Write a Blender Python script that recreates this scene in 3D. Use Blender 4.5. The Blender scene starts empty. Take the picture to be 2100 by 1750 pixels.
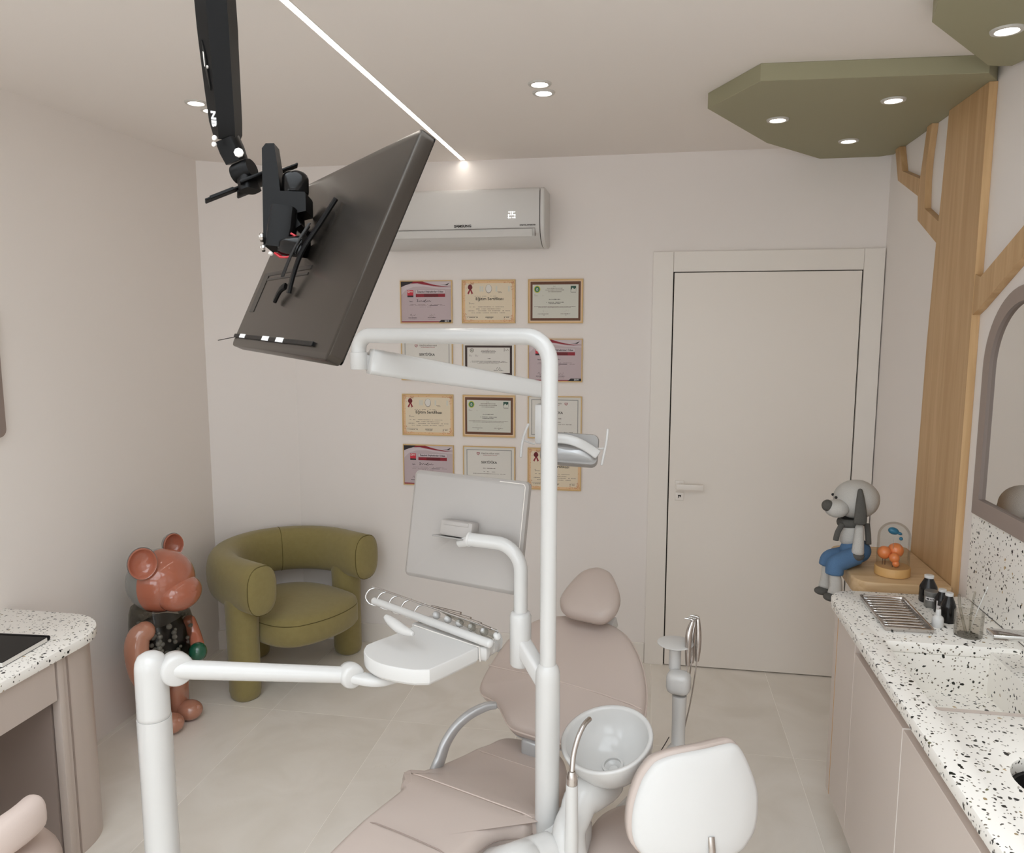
import bpy, bmesh, math, random
from mathutils import Vector, Matrix

# ------------------------------------------------------------------ camera, world, light, exposure
scene = bpy.context.scene
COL = scene.collection
cam_data = bpy.data.cameras.new('camera')
cam_data.sensor_fit = 'HORIZONTAL'
cam_data.sensor_width = 36.0
cam_data.lens = 1568.08 / 2100.0 * 36.0
cam_data.clip_start = 0.02
cam = bpy.data.objects.new('camera', cam_data)
COL.objects.link(cam)
cam.location = (0.0, 0.0, 1.83)
cam.rotation_euler = (math.pi / 2 - 0.129036802, 0.0, 0.176692584)
scene.camera = cam

scene.view_settings.view_transform = 'Standard'
scene.view_settings.look = 'None'
scene.view_settings.gamma = 1.0
scene.view_settings.use_curve_mapping = False
scene.view_settings.exposure = 0.0
scene.cycles.max_bounces = 12
scene.cycles.diffuse_bounces = 9
scene.cycles.glossy_bounces = 5
scene.cycles.transmission_bounces = 8
scene.cycles.transparent_max_bounces = 12
scene.cycles.caustics_reflective = False
scene.cycles.caustics_refractive = False
scene.cycles.sample_clamp_indirect = 6.0

world = bpy.data.worlds.new('sky')
scene.world = world
world.use_nodes = True
wb = world.node_tree.nodes['Background']
wb.inputs['Color'].default_value = (0.92, 0.965, 1.03, 1.0)
wb.inputs['Strength'].default_value = 4.4

# end wall window gives daylight; left window and roof light are added for fill;
# portals only guide the sky light through the openings
FRONT_Y = -2.6
WIN_X0, WIN_X1, WIN_Z0, WIN_Z1 = -1.75, 0.75, 0.85, 2.45
LWIN_Y0, LWIN_Y1 = -2.35, -0.15
def portal(name, loc, rot, sx, sy):
    pl = bpy.data.lights.new(name, 'AREA')
    pl.shape = 'RECTANGLE'
    pl.size = sx
    pl.size_y = sy
    pl.cycles.is_portal = True
    po = bpy.data.objects.new(name, pl)
    COL.objects.link(po)
    po.location = loc
    po.rotation_euler = rot
portal('window_portal', ((WIN_X0 + WIN_X1) / 2, FRONT_Y - 0.21, (WIN_Z0 + WIN_Z1) / 2), (math.pi / 2, 0, 0), WIN_X1 - WIN_X0, WIN_Z1 - WIN_Z0)
ROOF_X0, ROOF_X1, ROOF_Y0, ROOF_Y1 = -1.95, 0.70, -2.2, 1.55
portal('added_roof_light_portal', ((ROOF_X0 + ROOF_X1) / 2, (ROOF_Y0 + ROOF_Y1) / 2, 2.90), (0, 0, 0), ROOF_X1 - ROOF_X0, ROOF_Y1 - ROOF_Y0)
portal('added_side_window_portal', (-2.59, (LWIN_Y0 + LWIN_Y1) / 2, (WIN_Z0 + WIN_Z1) / 2), (math.pi / 2, 0, -math.pi / 2), LWIN_Y1 - LWIN_Y0, WIN_Z1 - WIN_Z0)

# ------------------------------------------------------------------ helpers
def lin(c):
    c = c / 255.0
    return c / 12.92 if c <= 0.04045 else ((c + 0.055) / 1.055) ** 2.4

def rgb(r, g, b):
    return (lin(r), lin(g), lin(b), 1.0)

def mat(name, col, rough=0.5, metal=0.0, spec=0.5, coat=0.0, bump=None, emit=None, trans=0.0, ior=1.45, sheen=0.0, vary=None):
    m = bpy.data.materials.new(name)
    m.use_nodes = True
    nt = m.node_tree
    b = nt.nodes['Principled BSDF']
    b.inputs['Base Color'].default_value = rgb(*col)
    b.inputs['Roughness'].default_value = rough
    b.inputs['Metallic'].default_value = metal
    b.inputs['Specular IOR Level'].default_value = spec
    b.inputs['Coat Weight'].default_value = coat
    b.inputs['Coat Roughness'].default_value = 0.05
    b.inputs['Transmission Weight'].default_value = trans
    b.inputs['IOR'].default_value = ior
    b.inputs['Sheen Weight'].default_value = sheen
    if emit:
        b.inputs['Emission Color'].default_value = rgb(*emit[0])
        b.inputs['Emission Strength'].default_value = emit[1]
    tc = nt.nodes.new('ShaderNodeTexCoord')
    if vary:                                   # vary = (second colour, scale)
        n = nt.nodes.new('ShaderNodeTexNoise')
        n.inputs['Scale'].default_value = vary[1]
        n.inputs['Detail'].default_value = 5
        mx = nt.nodes.new('ShaderNodeMix')
        mx.data_type = 'RGBA'
        mx.inputs['A'].default_value = rgb(*col)
        mx.inputs['B'].default_value = rgb(*vary[0])
        nt.links.new(tc.outputs['Object'], n.inputs['Vector'])
        nt.links.new(n.outputs['Fac'], mx.inputs['Factor'])
        nt.links.new(mx.outputs['Result'], b.inputs['Base Color'])
    if bump:                                   # bump = (scale, strength, distance)
        n = nt.nodes.new('ShaderNodeTexNoise')
        n.inputs['Scale'].default_value = bump[0]
        n.inputs['Detail'].default_value = 4
        bp = nt.nodes.new('ShaderNodeBump')
        bp.inputs['Strength'].default_value = bump[1]
        bp.inputs['Distance'].default_value = bump[2]
        nt.links.new(tc.outputs['Object'], n.inputs['Vector'])
        nt.links.new(n.outputs['Fac'], bp.inputs['Height'])
        nt.links.new(bp.outputs['Normal'], b.inputs['Normal'])
    return m

def terrazzo(name):
    m = mat(name, (240, 237, 231), rough=0.32)
    nt = m.node_tree
    b = nt.nodes['Principled BSDF']
    tc = nt.nodes.new('ShaderNodeTexCoord')
    nz = nt.nodes.new('ShaderNodeTexNoise')
    nz.inputs['Scale'].default_value = 70
    nz.inputs['Detail'].default_value = 1
    nt.links.new(tc.outputs['Object'], nz.inputs['Vector'])
    ws = nt.nodes.new('ShaderNodeVectorMath'); ws.operation = 'MULTIPLY_ADD'
    ws.inputs[1].default_value = (0.012, 0.012, 0.012)
    nt.links.new(nz.outputs['Color'], ws.inputs[0])
    nt.links.new(tc.outputs['Object'], ws.inputs[2])
    prev = None
    layers = [(100, 0.38, 0.26, [(0, (120, 112, 100)), (.5, (60, 58, 52)), (1, (168, 160, 148))]),
              (58, 0.52, 0.25, [(0, (26, 27, 24)), (.45, (44, 46, 40)), (.8, (150, 128, 90)), (1, (98, 96, 66))]),
              (34, 0.74, 0.19, [(0, (18, 20, 18)), (.6, (28, 32, 28)), (.9, (186, 158, 116)), (1, (96, 100, 62))])]
    for sc, thr, rad, cols in layers:
        v = nt.nodes.new('ShaderNodeTexVoronoi')
        v.inputs['Scale'].default_value = sc
        nt.links.new(ws.outputs[0], v.inputs['Vector'])
        sep = nt.nodes.new('ShaderNodeSeparateColor')
        nt.links.new(v.outputs['Color'], sep.inputs[0])
        lt = nt.nodes.new('ShaderNodeMath'); lt.operation = 'LESS_THAN'
        lt.inputs[1].default_value = rad
        nt.links.new(v.outputs['Distance'], lt.inputs[0])
        gt = nt.nodes.new('ShaderNodeMath'); gt.operation = 'GREATER_THAN'
        gt.inputs[1].default_value = thr
        nt.links.new(sep.outputs[0], gt.inputs[0])
        mu = nt.nodes.new('ShaderNodeMath'); mu.operation = 'MULTIPLY'
        nt.links.new(lt.outputs[0], mu.inputs[0]); nt.links.new(gt.outputs[0], mu.inputs[1])
        rp = nt.nodes.new('ShaderNodeValToRGB')
        rp.color_ramp.interpolation = 'CONSTANT'
        e = rp.color_ramp.elements
        e[0].position = cols[0][0]; e[0].color = rgb(*cols[0][1])
        e[1].position = cols[-1][0] - .1; e[1].color = rgb(*cols[-1][1])
        for p, c in cols[1:-1]:
            q = e.new(p); q.color = rgb(*c)
        nt.links.new(sep.outputs[1], rp.inputs[0])
        mx = nt.nodes.new('ShaderNodeMix'); mx.data_type = 'RGBA'
        mx.inputs['A'].default_value = rgb(240, 237, 231)
        if prev:
            nt.links.new(prev.outputs['Result'], mx.inputs['A'])
        nt.links.new(rp.outputs[0], mx.inputs['B'])
        nt.links.new(mu.outputs[0], mx.inputs['Factor'])
        prev = mx
    nt.links.new(prev.outputs['Result'], b.inputs['Base Color'])
    return m

def wood(name, c1, c2, scale=(16, 16, 0.9), rough=0.5):
    m = mat(name, c1, rough=rough)
    nt = m.node_tree
    b = nt.nodes['Principled BSDF']
    tc = nt.nodes.new('ShaderNodeTexCoord')
    mp = nt.nodes.new('ShaderNodeMapping')
    mp.inputs['Scale'].default_value = scale
    n = nt.nodes.new('ShaderNodeTexNoise')
    n.inputs['Scale'].default_value = 1.6
    n.inputs['Detail'].default_value = 8
    n.inputs['Distortion'].default_value = 0.6
    rp = nt.nodes.new('ShaderNodeValToRGB')
    rp.color_ramp.elements[0].position = 0.32; rp.color_ramp.elements[0].color = rgb(*c2)
    rp.color_ramp.elements[1].position = 0.66; rp.color_ramp.elements[1].color = rgb(*c1)
    nt.links.new(tc.outputs['Object'], mp.inputs['Vector'])
    nt.links.new(mp.outputs['Vector'], n.inputs['Vector'])
    nt.links.new(n.outputs['Fac'], rp.inputs[0])
    nt.links.new(rp.outputs[0], b.inputs['Base Color'])
    return m

def tile_mat(name):
    m = mat(name, (196, 187, 173), rough=0.22, spec=0.5)
    nt = m.node_tree
    b = nt.nodes['Principled BSDF']
    tc = nt.nodes.new('ShaderNodeTexCoord')
    oi = nt.nodes.new('ShaderNodeObjectInfo')
    ad = nt.nodes.new('ShaderNodeVectorMath'); ad.operation = 'MULTIPLY_ADD'
    ad.inputs[1].default_value = (31, 17, 7)
    nt.links.new(oi.outputs['Random'], ad.inputs[0])
    nt.links.new(tc.outputs['Object'], ad.inputs[2])
    n = nt.nodes.new('ShaderNodeTexNoise')
    n.inputs['Scale'].default_value = 2.6; n.inputs['Detail'].default_value = 6; n.inputs['Distortion'].default_value = 1.2
    nt.links.new(ad.outputs[0], n.inputs['Vector'])
    rp = nt.nodes.new('ShaderNodeValToRGB')
    rp.color_ramp.elements[0].position = 0.35; rp.color_ramp.elements[0].color = rgb(221, 215, 205)
    rp.color_ramp.elements[1].position = 0.65; rp.color_ramp.elements[1].color = rgb(231, 226, 218)
    nt.links.new(n.outputs['Fac'], rp.inputs[0])
    # fine pale veins
    n2 = nt.nodes.new('ShaderNodeTexNoise')
    n2.inputs['Scale'].default_value = 1.7; n2.inputs['Detail'].default_value = 4; n2.inputs['Distortion'].default_value = 2.0
    nt.links.new(ad.outputs[0], n2.inputs['Vector'])
    sb = nt.nodes.new('ShaderNodeMath'); sb.operation = 'SUBTRACT'; sb.inputs[1].default_value = 0.5
    nt.links.new(n2.outputs['Fac'], sb.inputs[0])
    ab = nt.nodes.new('ShaderNodeMath'); ab.operation = 'ABSOLUTE'
    nt.links.new(sb.outputs[0], ab.inputs[0])
    ls = nt.nodes.new('ShaderNodeMath'); ls.operation = 'LESS_THAN'; ls.inputs[1].default_value = 0.0016
    nt.links.new(ab.outputs[0], ls.inputs[0])
    ml = nt.nodes.new('ShaderNodeMath'); ml.operation = 'MULTIPLY'; ml.inputs[1].default_value = 0.35
    nt.links.new(ls.outputs[0], ml.inputs[0])
    mx = nt.nodes.new('ShaderNodeMix'); mx.data_type = 'RGBA'
    mx.inputs['B'].default_value = rgb(222, 216, 205)
    nt.links.new(rp.outputs[0], mx.inputs['A'])
    nt.links.new(ml.outputs[0], mx.inputs['Factor'])
    nt.links.new(mx.outputs['Result'], b.inputs['Base Color'])
    return m

def clear_mat(name, tint=(250, 250, 250), gloss=0.12, rough=0.02, amount=0.4):
    m = bpy.data.materials.new(name)
    m.use_nodes = True
    nt = m.node_tree
    nt.nodes.clear()
    out = nt.nodes.new('ShaderNodeOutputMaterial')
    tr = nt.nodes.new('ShaderNodeBsdfTransparent'); tr.inputs[0].default_value = rgb(*tint)
    gl = nt.nodes.new('ShaderNodeBsdfGlossy'); gl.inputs['Roughness'].default_value = rough
    lw = nt.nodes.new('ShaderNodeLayerWeight'); lw.inputs['Blend'].default_value = gloss
    mx = nt.nodes.new('ShaderNodeMixShader')
    sc = nt.nodes.new('ShaderNodeMath'); sc.operation = 'MULTIPLY'; sc.inputs[1].default_value = amount
    nt.links.new(lw.outputs['Fresnel'], sc.inputs[0])
    nt.links.new(sc.outputs[0], mx.inputs[0])
    nt.links.new(tr.outputs[0], mx.inputs[1])
    nt.links.new(gl.outputs[0], mx.inputs[2])
    nt.links.new(mx.outputs[0], out.inputs['Surface'])
    return m

M = {
    'wall': mat('wall_paint', (231, 226, 223), 0.75, spec=0.25, bump=(260, 0.03, 0.001)),
    'wall_warm': mat('wall_paint_warm', (229, 223, 218), 0.75, spec=0.25, bump=(260, 0.03, 0.001)),
    'ceiling': mat('ceiling_paint', (230, 224, 219), 0.85, spec=0.2),
    'trim': mat('white_trim', (230, 225, 219), 0.4),
    'door': mat('door_lacquer', (230, 224, 217), 0.35, spec=0.45),
    'gap': mat('shadow_gap', (52, 46, 42), 0.8),
    'grout': mat('floor_grout', (244, 240, 232), 0.6),
    'tile': tile_mat('porcelain_tile'),
    'white': mat('white_plastic', (200, 199, 197), 0.16, spec=0.5, coat=0.1),
    'white_matte': mat('white_matte_plastic', (206, 205, 203), 0.38),
    'grey_plastic': mat('grey_plastic', (166, 161, 157), 0.4),
    'mid_grey': mat('mid_grey_plastic', (150, 147, 144), 0.35),
    'silver': mat('silver_paint', (186, 187, 188), 0.28, metal=0.35),
    'taupe_leather': mat('taupe_leather', (190, 176, 168), 0.34, spec=0.45, bump=(420, 0.06, 0.001)),
    'taupe_piping': mat('taupe_piping', (200, 185, 176), 0.4),
    'chrome': mat('chrome', (214, 214, 214), 0.09, metal=1.0),
    'steel': mat('brushed_steel', (196, 190, 185), 0.24, metal=1.0),
    'black': mat('black_metal', (9, 8, 8), 0.42, spec=0.22),
    'black_gloss': mat('black_gloss', (9, 8, 8), 0.18, spec=0.35),
    'tv_back': mat('tv_back_plastic', (62, 56, 50), 0.27, metal=0.75, spec=0.6),
    'tv_dark': mat('tv_dark_plastic', (17, 16, 15), 0.3),
    'red': mat('red_lever', (165, 22, 34), 0.35),
    'olive': mat('olive_boucle', (146, 134, 88), 0.95, spec=0.15, sheen=0.25, bump=(520, 0.5, 0.002), vary=((134, 122, 78), 40)),
    'olive_seam': mat('olive_seam', (98, 88, 54), 0.95, spec=0.1),
    'copper': mat('glossy_copper_plastic', (172, 104, 82), 0.12, coat=0.6),
    'copper_pale': mat('glossy_pale_copper_plastic', (176, 124, 102), 0.14, coat=0.6),
    'statue_grey': mat('glossy_grey_plastic', (128, 128, 124), 0.15, coat=0.5),
    'green_gloss': mat('glossy_green_plastic', (24, 84, 62), 0.12, coat=0.6),
    'bead': mat('pearl_bead', (126, 123, 116), 0.14, coat=0.6),
    'dark_core': mat('dark_core', (22, 20, 18), 0.3),
    'clear': clear_mat('clear_shell', (236, 235, 231), 0.3, amount=0.6),
    'glass': clear_mat('clear_glass', (246, 247, 246), 0.14),
    'beaker': clear_mat('clear_acrylic', (246, 245, 243), 0.2, amount=0.4),
    'sage': mat('sage_lacquer', (152, 148, 122), 0.6, spec=0.3),
    'oak': wood('oak_veneer', (198, 164, 122), (180, 145, 102)),
    'oak_edge': wood('oak_edge', (208, 174, 130), (190, 154, 110), (22, 22, 1.4)),
    'oak_shelf': wood('oak_shelf', (210, 182, 144), (190, 158, 118), (2, 22, 22)),
    'taupe_lacquer': mat('taupe_lacquer', (206, 194, 186), 0.3, spec=0.45),
    'desk_lacquer': mat('desk_lacquer', (190, 177, 168), 0.32, spec=0.45),
    'taupe_dark': mat('taupe_frame', (148, 133, 125), 0.5),
    'grip_wood': mat('grip_wood', (160, 134, 110), 0.5),
    'gold': mat('gold_edge', (212, 166, 104), 0.35, metal=0.3),
    'terrazzo': terrazzo('terrazzo'),
    'mirror': mat('mirror_silver', (232, 230, 228), 0.01, metal=1.0),
    'led': mat('led_diffuser', (255, 250, 244), 0.5, emit=((255, 248, 238), 12.0)),
    'lamp': mat('lamp_diffuser', (255, 252, 248), 0.5, emit=((255, 250, 242), 14.0)),
    'digit': mat('display_digit', (255, 255, 255), 0.5, emit=((255, 255, 255), 1.6)),
    'lamp_ring': mat('lamp_ring', (198, 195, 189), 0.45),
    'ink': mat('ink', (40, 36, 34), 0.7),
    'ink_soft': mat('ink_soft', (122, 112, 106), 0.8),
    'ink_white': mat('ink_white', (225, 225, 225), 0.7),
    'cert_frame': mat('pale_gold_frame', (208, 176, 122), 0.45),
    'paper_lilac': mat('paper_lilac', (186, 170, 174), 0.5),
    'paper_lilac_pale': mat('paper_lilac_pale', (202, 190, 194), 0.5),
    'paper_cream': mat('paper_cream', (220, 206, 182), 0.5),
    'paper_tan': mat('paper_tan', (224, 190, 148), 0.5),
    'paper_white': mat('paper_white', (216, 213, 207), 0.5),
    'paper_grey': mat('paper_grey', (204, 204, 194), 0.5),
    'print_red': mat('print_red', (140, 22, 40), 0.5),
    'print_brightred': mat('print_bright_red', (196, 40, 58), 0.5),
    'print_black': mat('print_black', (34, 26, 30), 0.5),
    'print_brown': mat('print_brown', (116, 76, 54), 0.6, vary=((88, 54, 38), 160)),
    'print_darkbrown': mat('print_dark_brown', (74, 58, 52), 0.6, vary=((56, 44, 40), 160)),
    'print_orange': mat('print_orange', (202, 142, 106), 0.6),
    'print_wine': mat('print_wine', (104, 12, 22), 0.5),
    'print_greygreen': mat('print_grey', (168, 172, 170), 0.6),
    'print_yellow': mat('print_yellow', (186, 186, 44), 0.6),
    'print_green': mat('print_green', (58, 118, 92), 0.6),
    'print_darkgreen': mat('print_dark_green', (40, 76, 64), 0.6),
    'knit_grey': mat('knit_light_grey', (190, 187, 182), 0.95, spec=0.1, bump=(420, 0.7, 0.003)),
    'knit_dark': mat('knit_dark_grey', (92, 90, 86), 0.95, spec=0.1, bump=(420, 0.7, 0.003)),
    'knit_blue': mat('knit_blue', (86, 116, 150), 0.95, spec=0.1, bump=(420, 0.6, 0.003)),
    'eye': mat('eye_black', (10, 10, 10), 0.1),
    'orange': mat('orange_ball', (230, 134, 78), 0.28, coat=0.3),
    'teal': mat('teal_bird', (50, 112, 142), 0.3),
    'pale_wood': mat('pale_wood', (206, 164, 106), 0.5, vary=((194, 152, 96), 30)),
    'stick': mat('dark_stick', (90, 62, 50), 0.6),
    'bottle_black': mat('bottle_black', (16, 14, 13), 0.22),
    'jar_grey': mat('jar_grey', (128, 126, 122), 0.32, metal=0.4),
    'label_paper': mat('label_paper', (206, 200, 198), 0.5),
    'rubber': mat('rubber', (28, 26, 25), 0.6),
    'window_frame': mat('window_frame_paint', (225, 223, 220), 0.4),
    'pillow_pink': mat('pink_beige_upholstery', (206, 190, 182), 0.7, bump=(500, 0.15, 0.001)),
    'pink_shell': mat('pink_beige_seat', (186, 168, 158), 0.55),
}

W = {}

def thing(name, label, cat, loc=(0, 0, 0), group=None):
    o = bpy.data.objects.new(name, None)
    COL.objects.link(o)
    o.empty_display_size = 0.05
    o.location = loc
    o['label'] = label
    o['category'] = cat
    if group:
        o['group'] = group
    W[o] = Matrix.Translation(Vector(loc))
    return o

def tag(o, label, cat, group=None):
    o['label'] = label
    o['category'] = cat
    if group:
        o['group'] = group
    return o

def part(name, bm, mats, parent=None, smooth=40, label=None, kind=None):
    """links the bmesh as ONE mesh object (coordinates given in world space unless the root sits at the origin)"""
    if parent is not None and parent in W:
        bm.transform(W[parent].inverted())
    bmesh.ops.recalc_face_normals(bm, faces=bm.faces[:])
    me = bpy.data.meshes.new(name)
    bm.to_mesh(me)
    bm.free()
    if not isinstance(mats, (list, tuple)):
        mats = [mats]
    for m in mats:
        me.materials.append(M[m] if isinstance(m, str) else m)
    if smooth:
        me.shade_smooth()
        me.set_sharp_from_angle(angle=math.radians(smooth))
    o = bpy.data.objects.new(name, me)
    COL.objects.link(o)
    if parent is not None:
        o.parent = parent
        W[o] = W.get(parent, Matrix.Identity(4))
    if label:
        o['label'] = label
    if kind:
        o['kind'] = kind
    return o

def centre_origin(o):
    """moves a top-level mesh's origin to the middle of its base"""
    me = o.data
    xs = [v.co.x for v in me.vertices]; ys = [v.co.y for v in me.vertices]; zs = [v.co.z for v in me.vertices]
    c = Vector(((min(xs) + max(xs)) / 2, (min(ys) + max(ys)) / 2, min(zs)))
    me.transform(Matrix.Translation(-c))
    o.location = o.location + c
    return o

def dup(root, loc=None, rotz=None, label=None, group=None):
    r = root.copy()
    COL.objects.link(r)
    if loc is not None:
        r.location = loc
    if rotz is not None:
        r.rotation_euler = (0, 0, rotz)
    if label:
        r['label'] = label
    if group:
        r['group'] = group
    for ch in list(root.children):
        c = ch.copy(); COL.objects.link(c); c.parent = r
        for g in ch.children:
            d = g.copy(); COL.objects.link(d); d.parent = c
    return r

def BM():
    return bmesh.new()

def frame(z, up=(0, 0, 1)):
    z = Vector(z).normalized()
    up = Vector(up)
    if abs(z.dot(up.normalized())) > 0.98:
        up = Vector((0, 1, 0)) if abs(z.y) < 0.9 else Vector((1, 0, 0))
    x = up.cross(z).normalized()
    y = z.cross(x)
    return x, y, z

def rot_to(x, y, z, o=(0, 0, 0)):
    m = Matrix.Identity(4)
    for i, a in enumerate((x, y, z)):
        for j in range(3):
            m[j][i] = a[j]
    for j in range(3):
        m[j][3] = o[j]
    return m

def loft(bm, rings, closed=True, cap=(True, True), mi=0):
    vr = [[bm.verts.new(p) for p in r] for r in rings]
    n = len(vr[0])
    for a, b in zip(vr, vr[1:]):
        for i in range(n if closed else n - 1):
            j = (i + 1) % n
            f = bm.faces.new((a[i], a[j], b[j], b[i]))
            f.material_index = mi
    if closed:
        if cap[0]:
            f = bm.faces.new(list(reversed(vr[0]))); f.material_index = mi
        if cap[1]:
            f = bm.faces.new(vr[-1]); f.material_index = mi
    return vr

def box(bm, x0, x1, y0, y1, z0, z1, bevel=0.0, seg=2, mtx=None, mi=0):
    b2 = bmesh.new()
    vs = [b2.verts.new((x, y, z)) for z in (z0, z1) for y in (y0, y1) for x in (x0, x1)]
    for q in ((0, 2, 3, 1), (4, 5, 7, 6), (0, 1, 5, 4), (2, 6, 7, 3), (0, 4, 6, 2), (1, 3, 7, 5)):
        b2.faces.new([vs[i] for i in q])
    if bevel:
        bmesh.ops.bevel(b2, geom=b2.edges[:], offset=bevel, segments=seg, affect='EDGES', profile=0.5)
    if mtx is not None:
        b2.transform(mtx)
    for f in b2.faces:
        f.material_index = mi
    me = bpy.data.meshes.new('t'); b2.to_mesh(me); b2.free()
    bm.from_mesh(me); bpy.data.meshes.remove(me)

def catmull(pts, n=8, closed=False):
    P = [Vector(p) for p in pts]
    out = []
    N = len(P)
    for i in range(N if closed else N - 1):
        if closed:
            a, b, c, d = P[(i - 1) % N], P[i], P[(i + 1) % N], P[(i + 2) % N]
        else:
            a, b, c, d = P[max(i - 1, 0)], P[i], P[i + 1], P[min(i + 2, N - 1)]
        for k in range(n):
            t = k / n
            out.append(0.5 * ((2 * b) + (c - a) * t + (2 * a - 5 * b + 4 * c - d) * t * t + (3 * b - a - 3 * c + d) * t ** 3))
    if not closed:
        out.append(P[-1])
    return out

def tube(bm, pts, r, n=14, cap=True, ry=None, up=None, dome=False, mi=0, power=2.0):
    """round (or oval) tube along pts; r may be a list"""
    P = [Vector(p) for p in pts]
    N = len(P)
    R = r if isinstance(r, (list, tuple)) else [r] * N
    RY = (ry if isinstance(ry, (list, tuple)) else [ry] * N) if ry is not None else R
    if dome:                                            # rounded ends
        def ext(p, q, ra, rb):
            d = (p - q).normalized()
            k = [0.35, 0.7, 0.92, 1.0]
            return [(p + d * max(ra, 0) * s * dome, math.sqrt(max(1 - s * s, 0.0)) + 0.02) for s in k]
        e0 = ext(P[0], P[1], min(R[0], RY[0]), 0)
        e1 = ext(P[-1], P[-2], min(R[-1], RY[-1]), 0)
        R = [R[0] * s for _, s in reversed(e0)] + list(R) + [R[-1] * s for _, s in e1]
        RY = [RY[0] * s for _, s in reversed(e0)] + list(RY) + [RY[-1] * s for _, s in e1]
        P = [p for p, _ in reversed(e0)] + P + [p for p, _ in e1]
        N = len(P)
    T = []
    for i in range(N):
        a = P[max(i - 1, 0)]; b = P[min(i + 1, N - 1)]
        T.append((b - a).normalized())
    if up is None:
        x, y, _ = frame(T[0])
    rings = []
    for i in range(N):
        if up is not None:
            u = Vector(up)
            x = u.cross(T[i])
            x = x.normalized() if x.length > 1e-4 else frame(T[i])[0]
            y = T[i].cross(x)
        else:
            x = (x - T[i] * x.dot(T[i])).normalized()
            y = T[i].cross(x)
        ring = []
        for k in range(n):
            a = 2 * math.pi * k / n
            c, s = math.cos(a), math.sin(a)
            if power != 2.0:
                c = math.copysign(abs(c) ** (2 / power), c); s = math.copysign(abs(s) ** (2 / power), s)
            ring.append(P[i] + x * c * R[i] + y * s * RY[i])
        rings.append(ring)
    loft(bm, rings, True, (cap, cap), mi)

def lathe(bm, prof, o=(0, 0, 0), axis=(0, 0, 1), n=28, mi=0, cap=(True, True)):
    """prof = [(radius, height)]"""
    x, y, z = frame(axis)
    o = Vector(o)
    rings = []
    for r, h in prof:
        r = max(r, 0.0004)
        rings.append([o + z * h + x * r * math.cos(2 * math.pi * k / n) + y * r * math.sin(2 * math.pi * k / n) for k in range(n)])
    loft(bm, rings, True, cap, mi)

def ball(bm, c, r, seg=24, rings=14, mtx=None, mi=0):
    """ellipsoid; r = number or (rx, ry, rz); mtx = optional 3x3 rotation"""
    if not isinstance(r, (list, tuple)):
        r = (r, r, r)
    m = Matrix.Diagonal(Vector((r[0], r[1], r[2], 1)))
    if mtx is not None:
        m = mtx.to_4x4() @ m
    m = Matrix.Translation(Vector(c)) @ m
    res = bmesh.ops.create_uvsphere(bm, u_segments=seg, v_segments=rings, radius=1.0, matrix=m)
    if mi:
        for v in res['verts']:
            for f in v.link_faces:
                f.material_index = mi

def prism(bm, pts, vec, mi=0):
    """flat polygon extruded along vec"""
    v = Vector(vec)
    a = [Vector(p) for p in pts]
    loft(bm, [a, [p + v for p in a]], True, (True, True), mi)

def offset2(pts, d):
    """moves a closed 2D outline inward by d"""
    n = len(pts)
    area = sum(pts[i][0] * pts[(i + 1) % n][1] - pts[(i + 1) % n][0] * pts[i][1] for i in range(n))
    s = 1 if area > 0 else -1
    out = []
    for i in range(n):
        p, q = pts[i - 1], pts[(i + 1) % n]
        t = Vector((q[0] - p[0], q[1] - p[1])).normalized()
        nrm = Vector((-t.y, t.x)) * s
        out.append((pts[i][0] + nrm.x * d, pts[i][1] + nrm.y * d))
    return out

def smooth2(pts, n=6):
    return [(p.x, p.y) for p in catmull([(a, b, 0) for a, b in pts], n, True)]

def cushion(bm, outline, prof, mapf, dome=0.0, steps=5, mi=0, under=True, flat=False):
    """padded cushion: prof = [(inset, height)] from the underside up; the last ring is domed to the centre"""
    rings = []
    for ins, h in prof:
        o = offset2(outline, ins) if ins else outline
        rings.append([mapf(a, b, h) for a, b in o])
    if flat:
        loft(bm, rings, True, (under, True), mi)
        return
    ins, h = prof[-1]
    o = offset2(outline, ins)
    cx = sum(p[0] for p in o) / len(o); cy = sum(p[1] for p in o) / len(o)
    for k in range(1, steps):
        s = 1 - k / steps
        hh = h + dome * (1 - s * s)
        rings.append([mapf(cx + (a - cx) * s, cy + (b - cy) * s, hh) for a, b in o])
    vr = loft(bm, rings, True, (under, False), mi)
    c = bm.verts.new(mapf(cx, cy, h + dome))
    n = len(o)
    for i in range(n):
        f = bm.faces.new((vr[-1][i], vr[-1][(i + 1) % n], c)); f.material_index = mi

def plate(name, outlines, th, bevel=0.0, res=1):
    """flat plate with holes: first outline is the edge, the others are cut out; returns a bmesh lying on z = 0..th"""
    cu = bpy.data.curves.new(name, 'CURVE')
    cu.dimensions = '2D'
    cu.fill_mode = 'BOTH'
    cu.extrude = th / 2 - bevel
    cu.bevel_depth = bevel
    cu.bevel_resolution = res
    cu.offset = -bevel
    for o in outlines:
        sp = cu.splines.new('POLY')
        sp.points.add(len(o) - 1)
        for p, q in zip(sp.points, o):
            p.co = (q[0], q[1], 0, 1)
        sp.use_cyclic_u = True
    ob = bpy.data.objects.new(name, cu)
    COL.objects.link(ob)
    dg = bpy.context.evaluated_depsgraph_get()
    me = bpy.data.meshes.new_from_object(ob.evaluated_get(dg))
    bpy.data.objects.remove(ob)
    bpy.data.curves.remove(cu)
    bm = bmesh.new()
    bm.from_mesh(me)
    bpy.data.meshes.remove(me)
    bmesh.ops.remove_doubles(bm, verts=bm.verts[:], dist=1e-5)
    bm.transform(Matrix.Translation((0, 0, th / 2)))
    return bm

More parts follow.
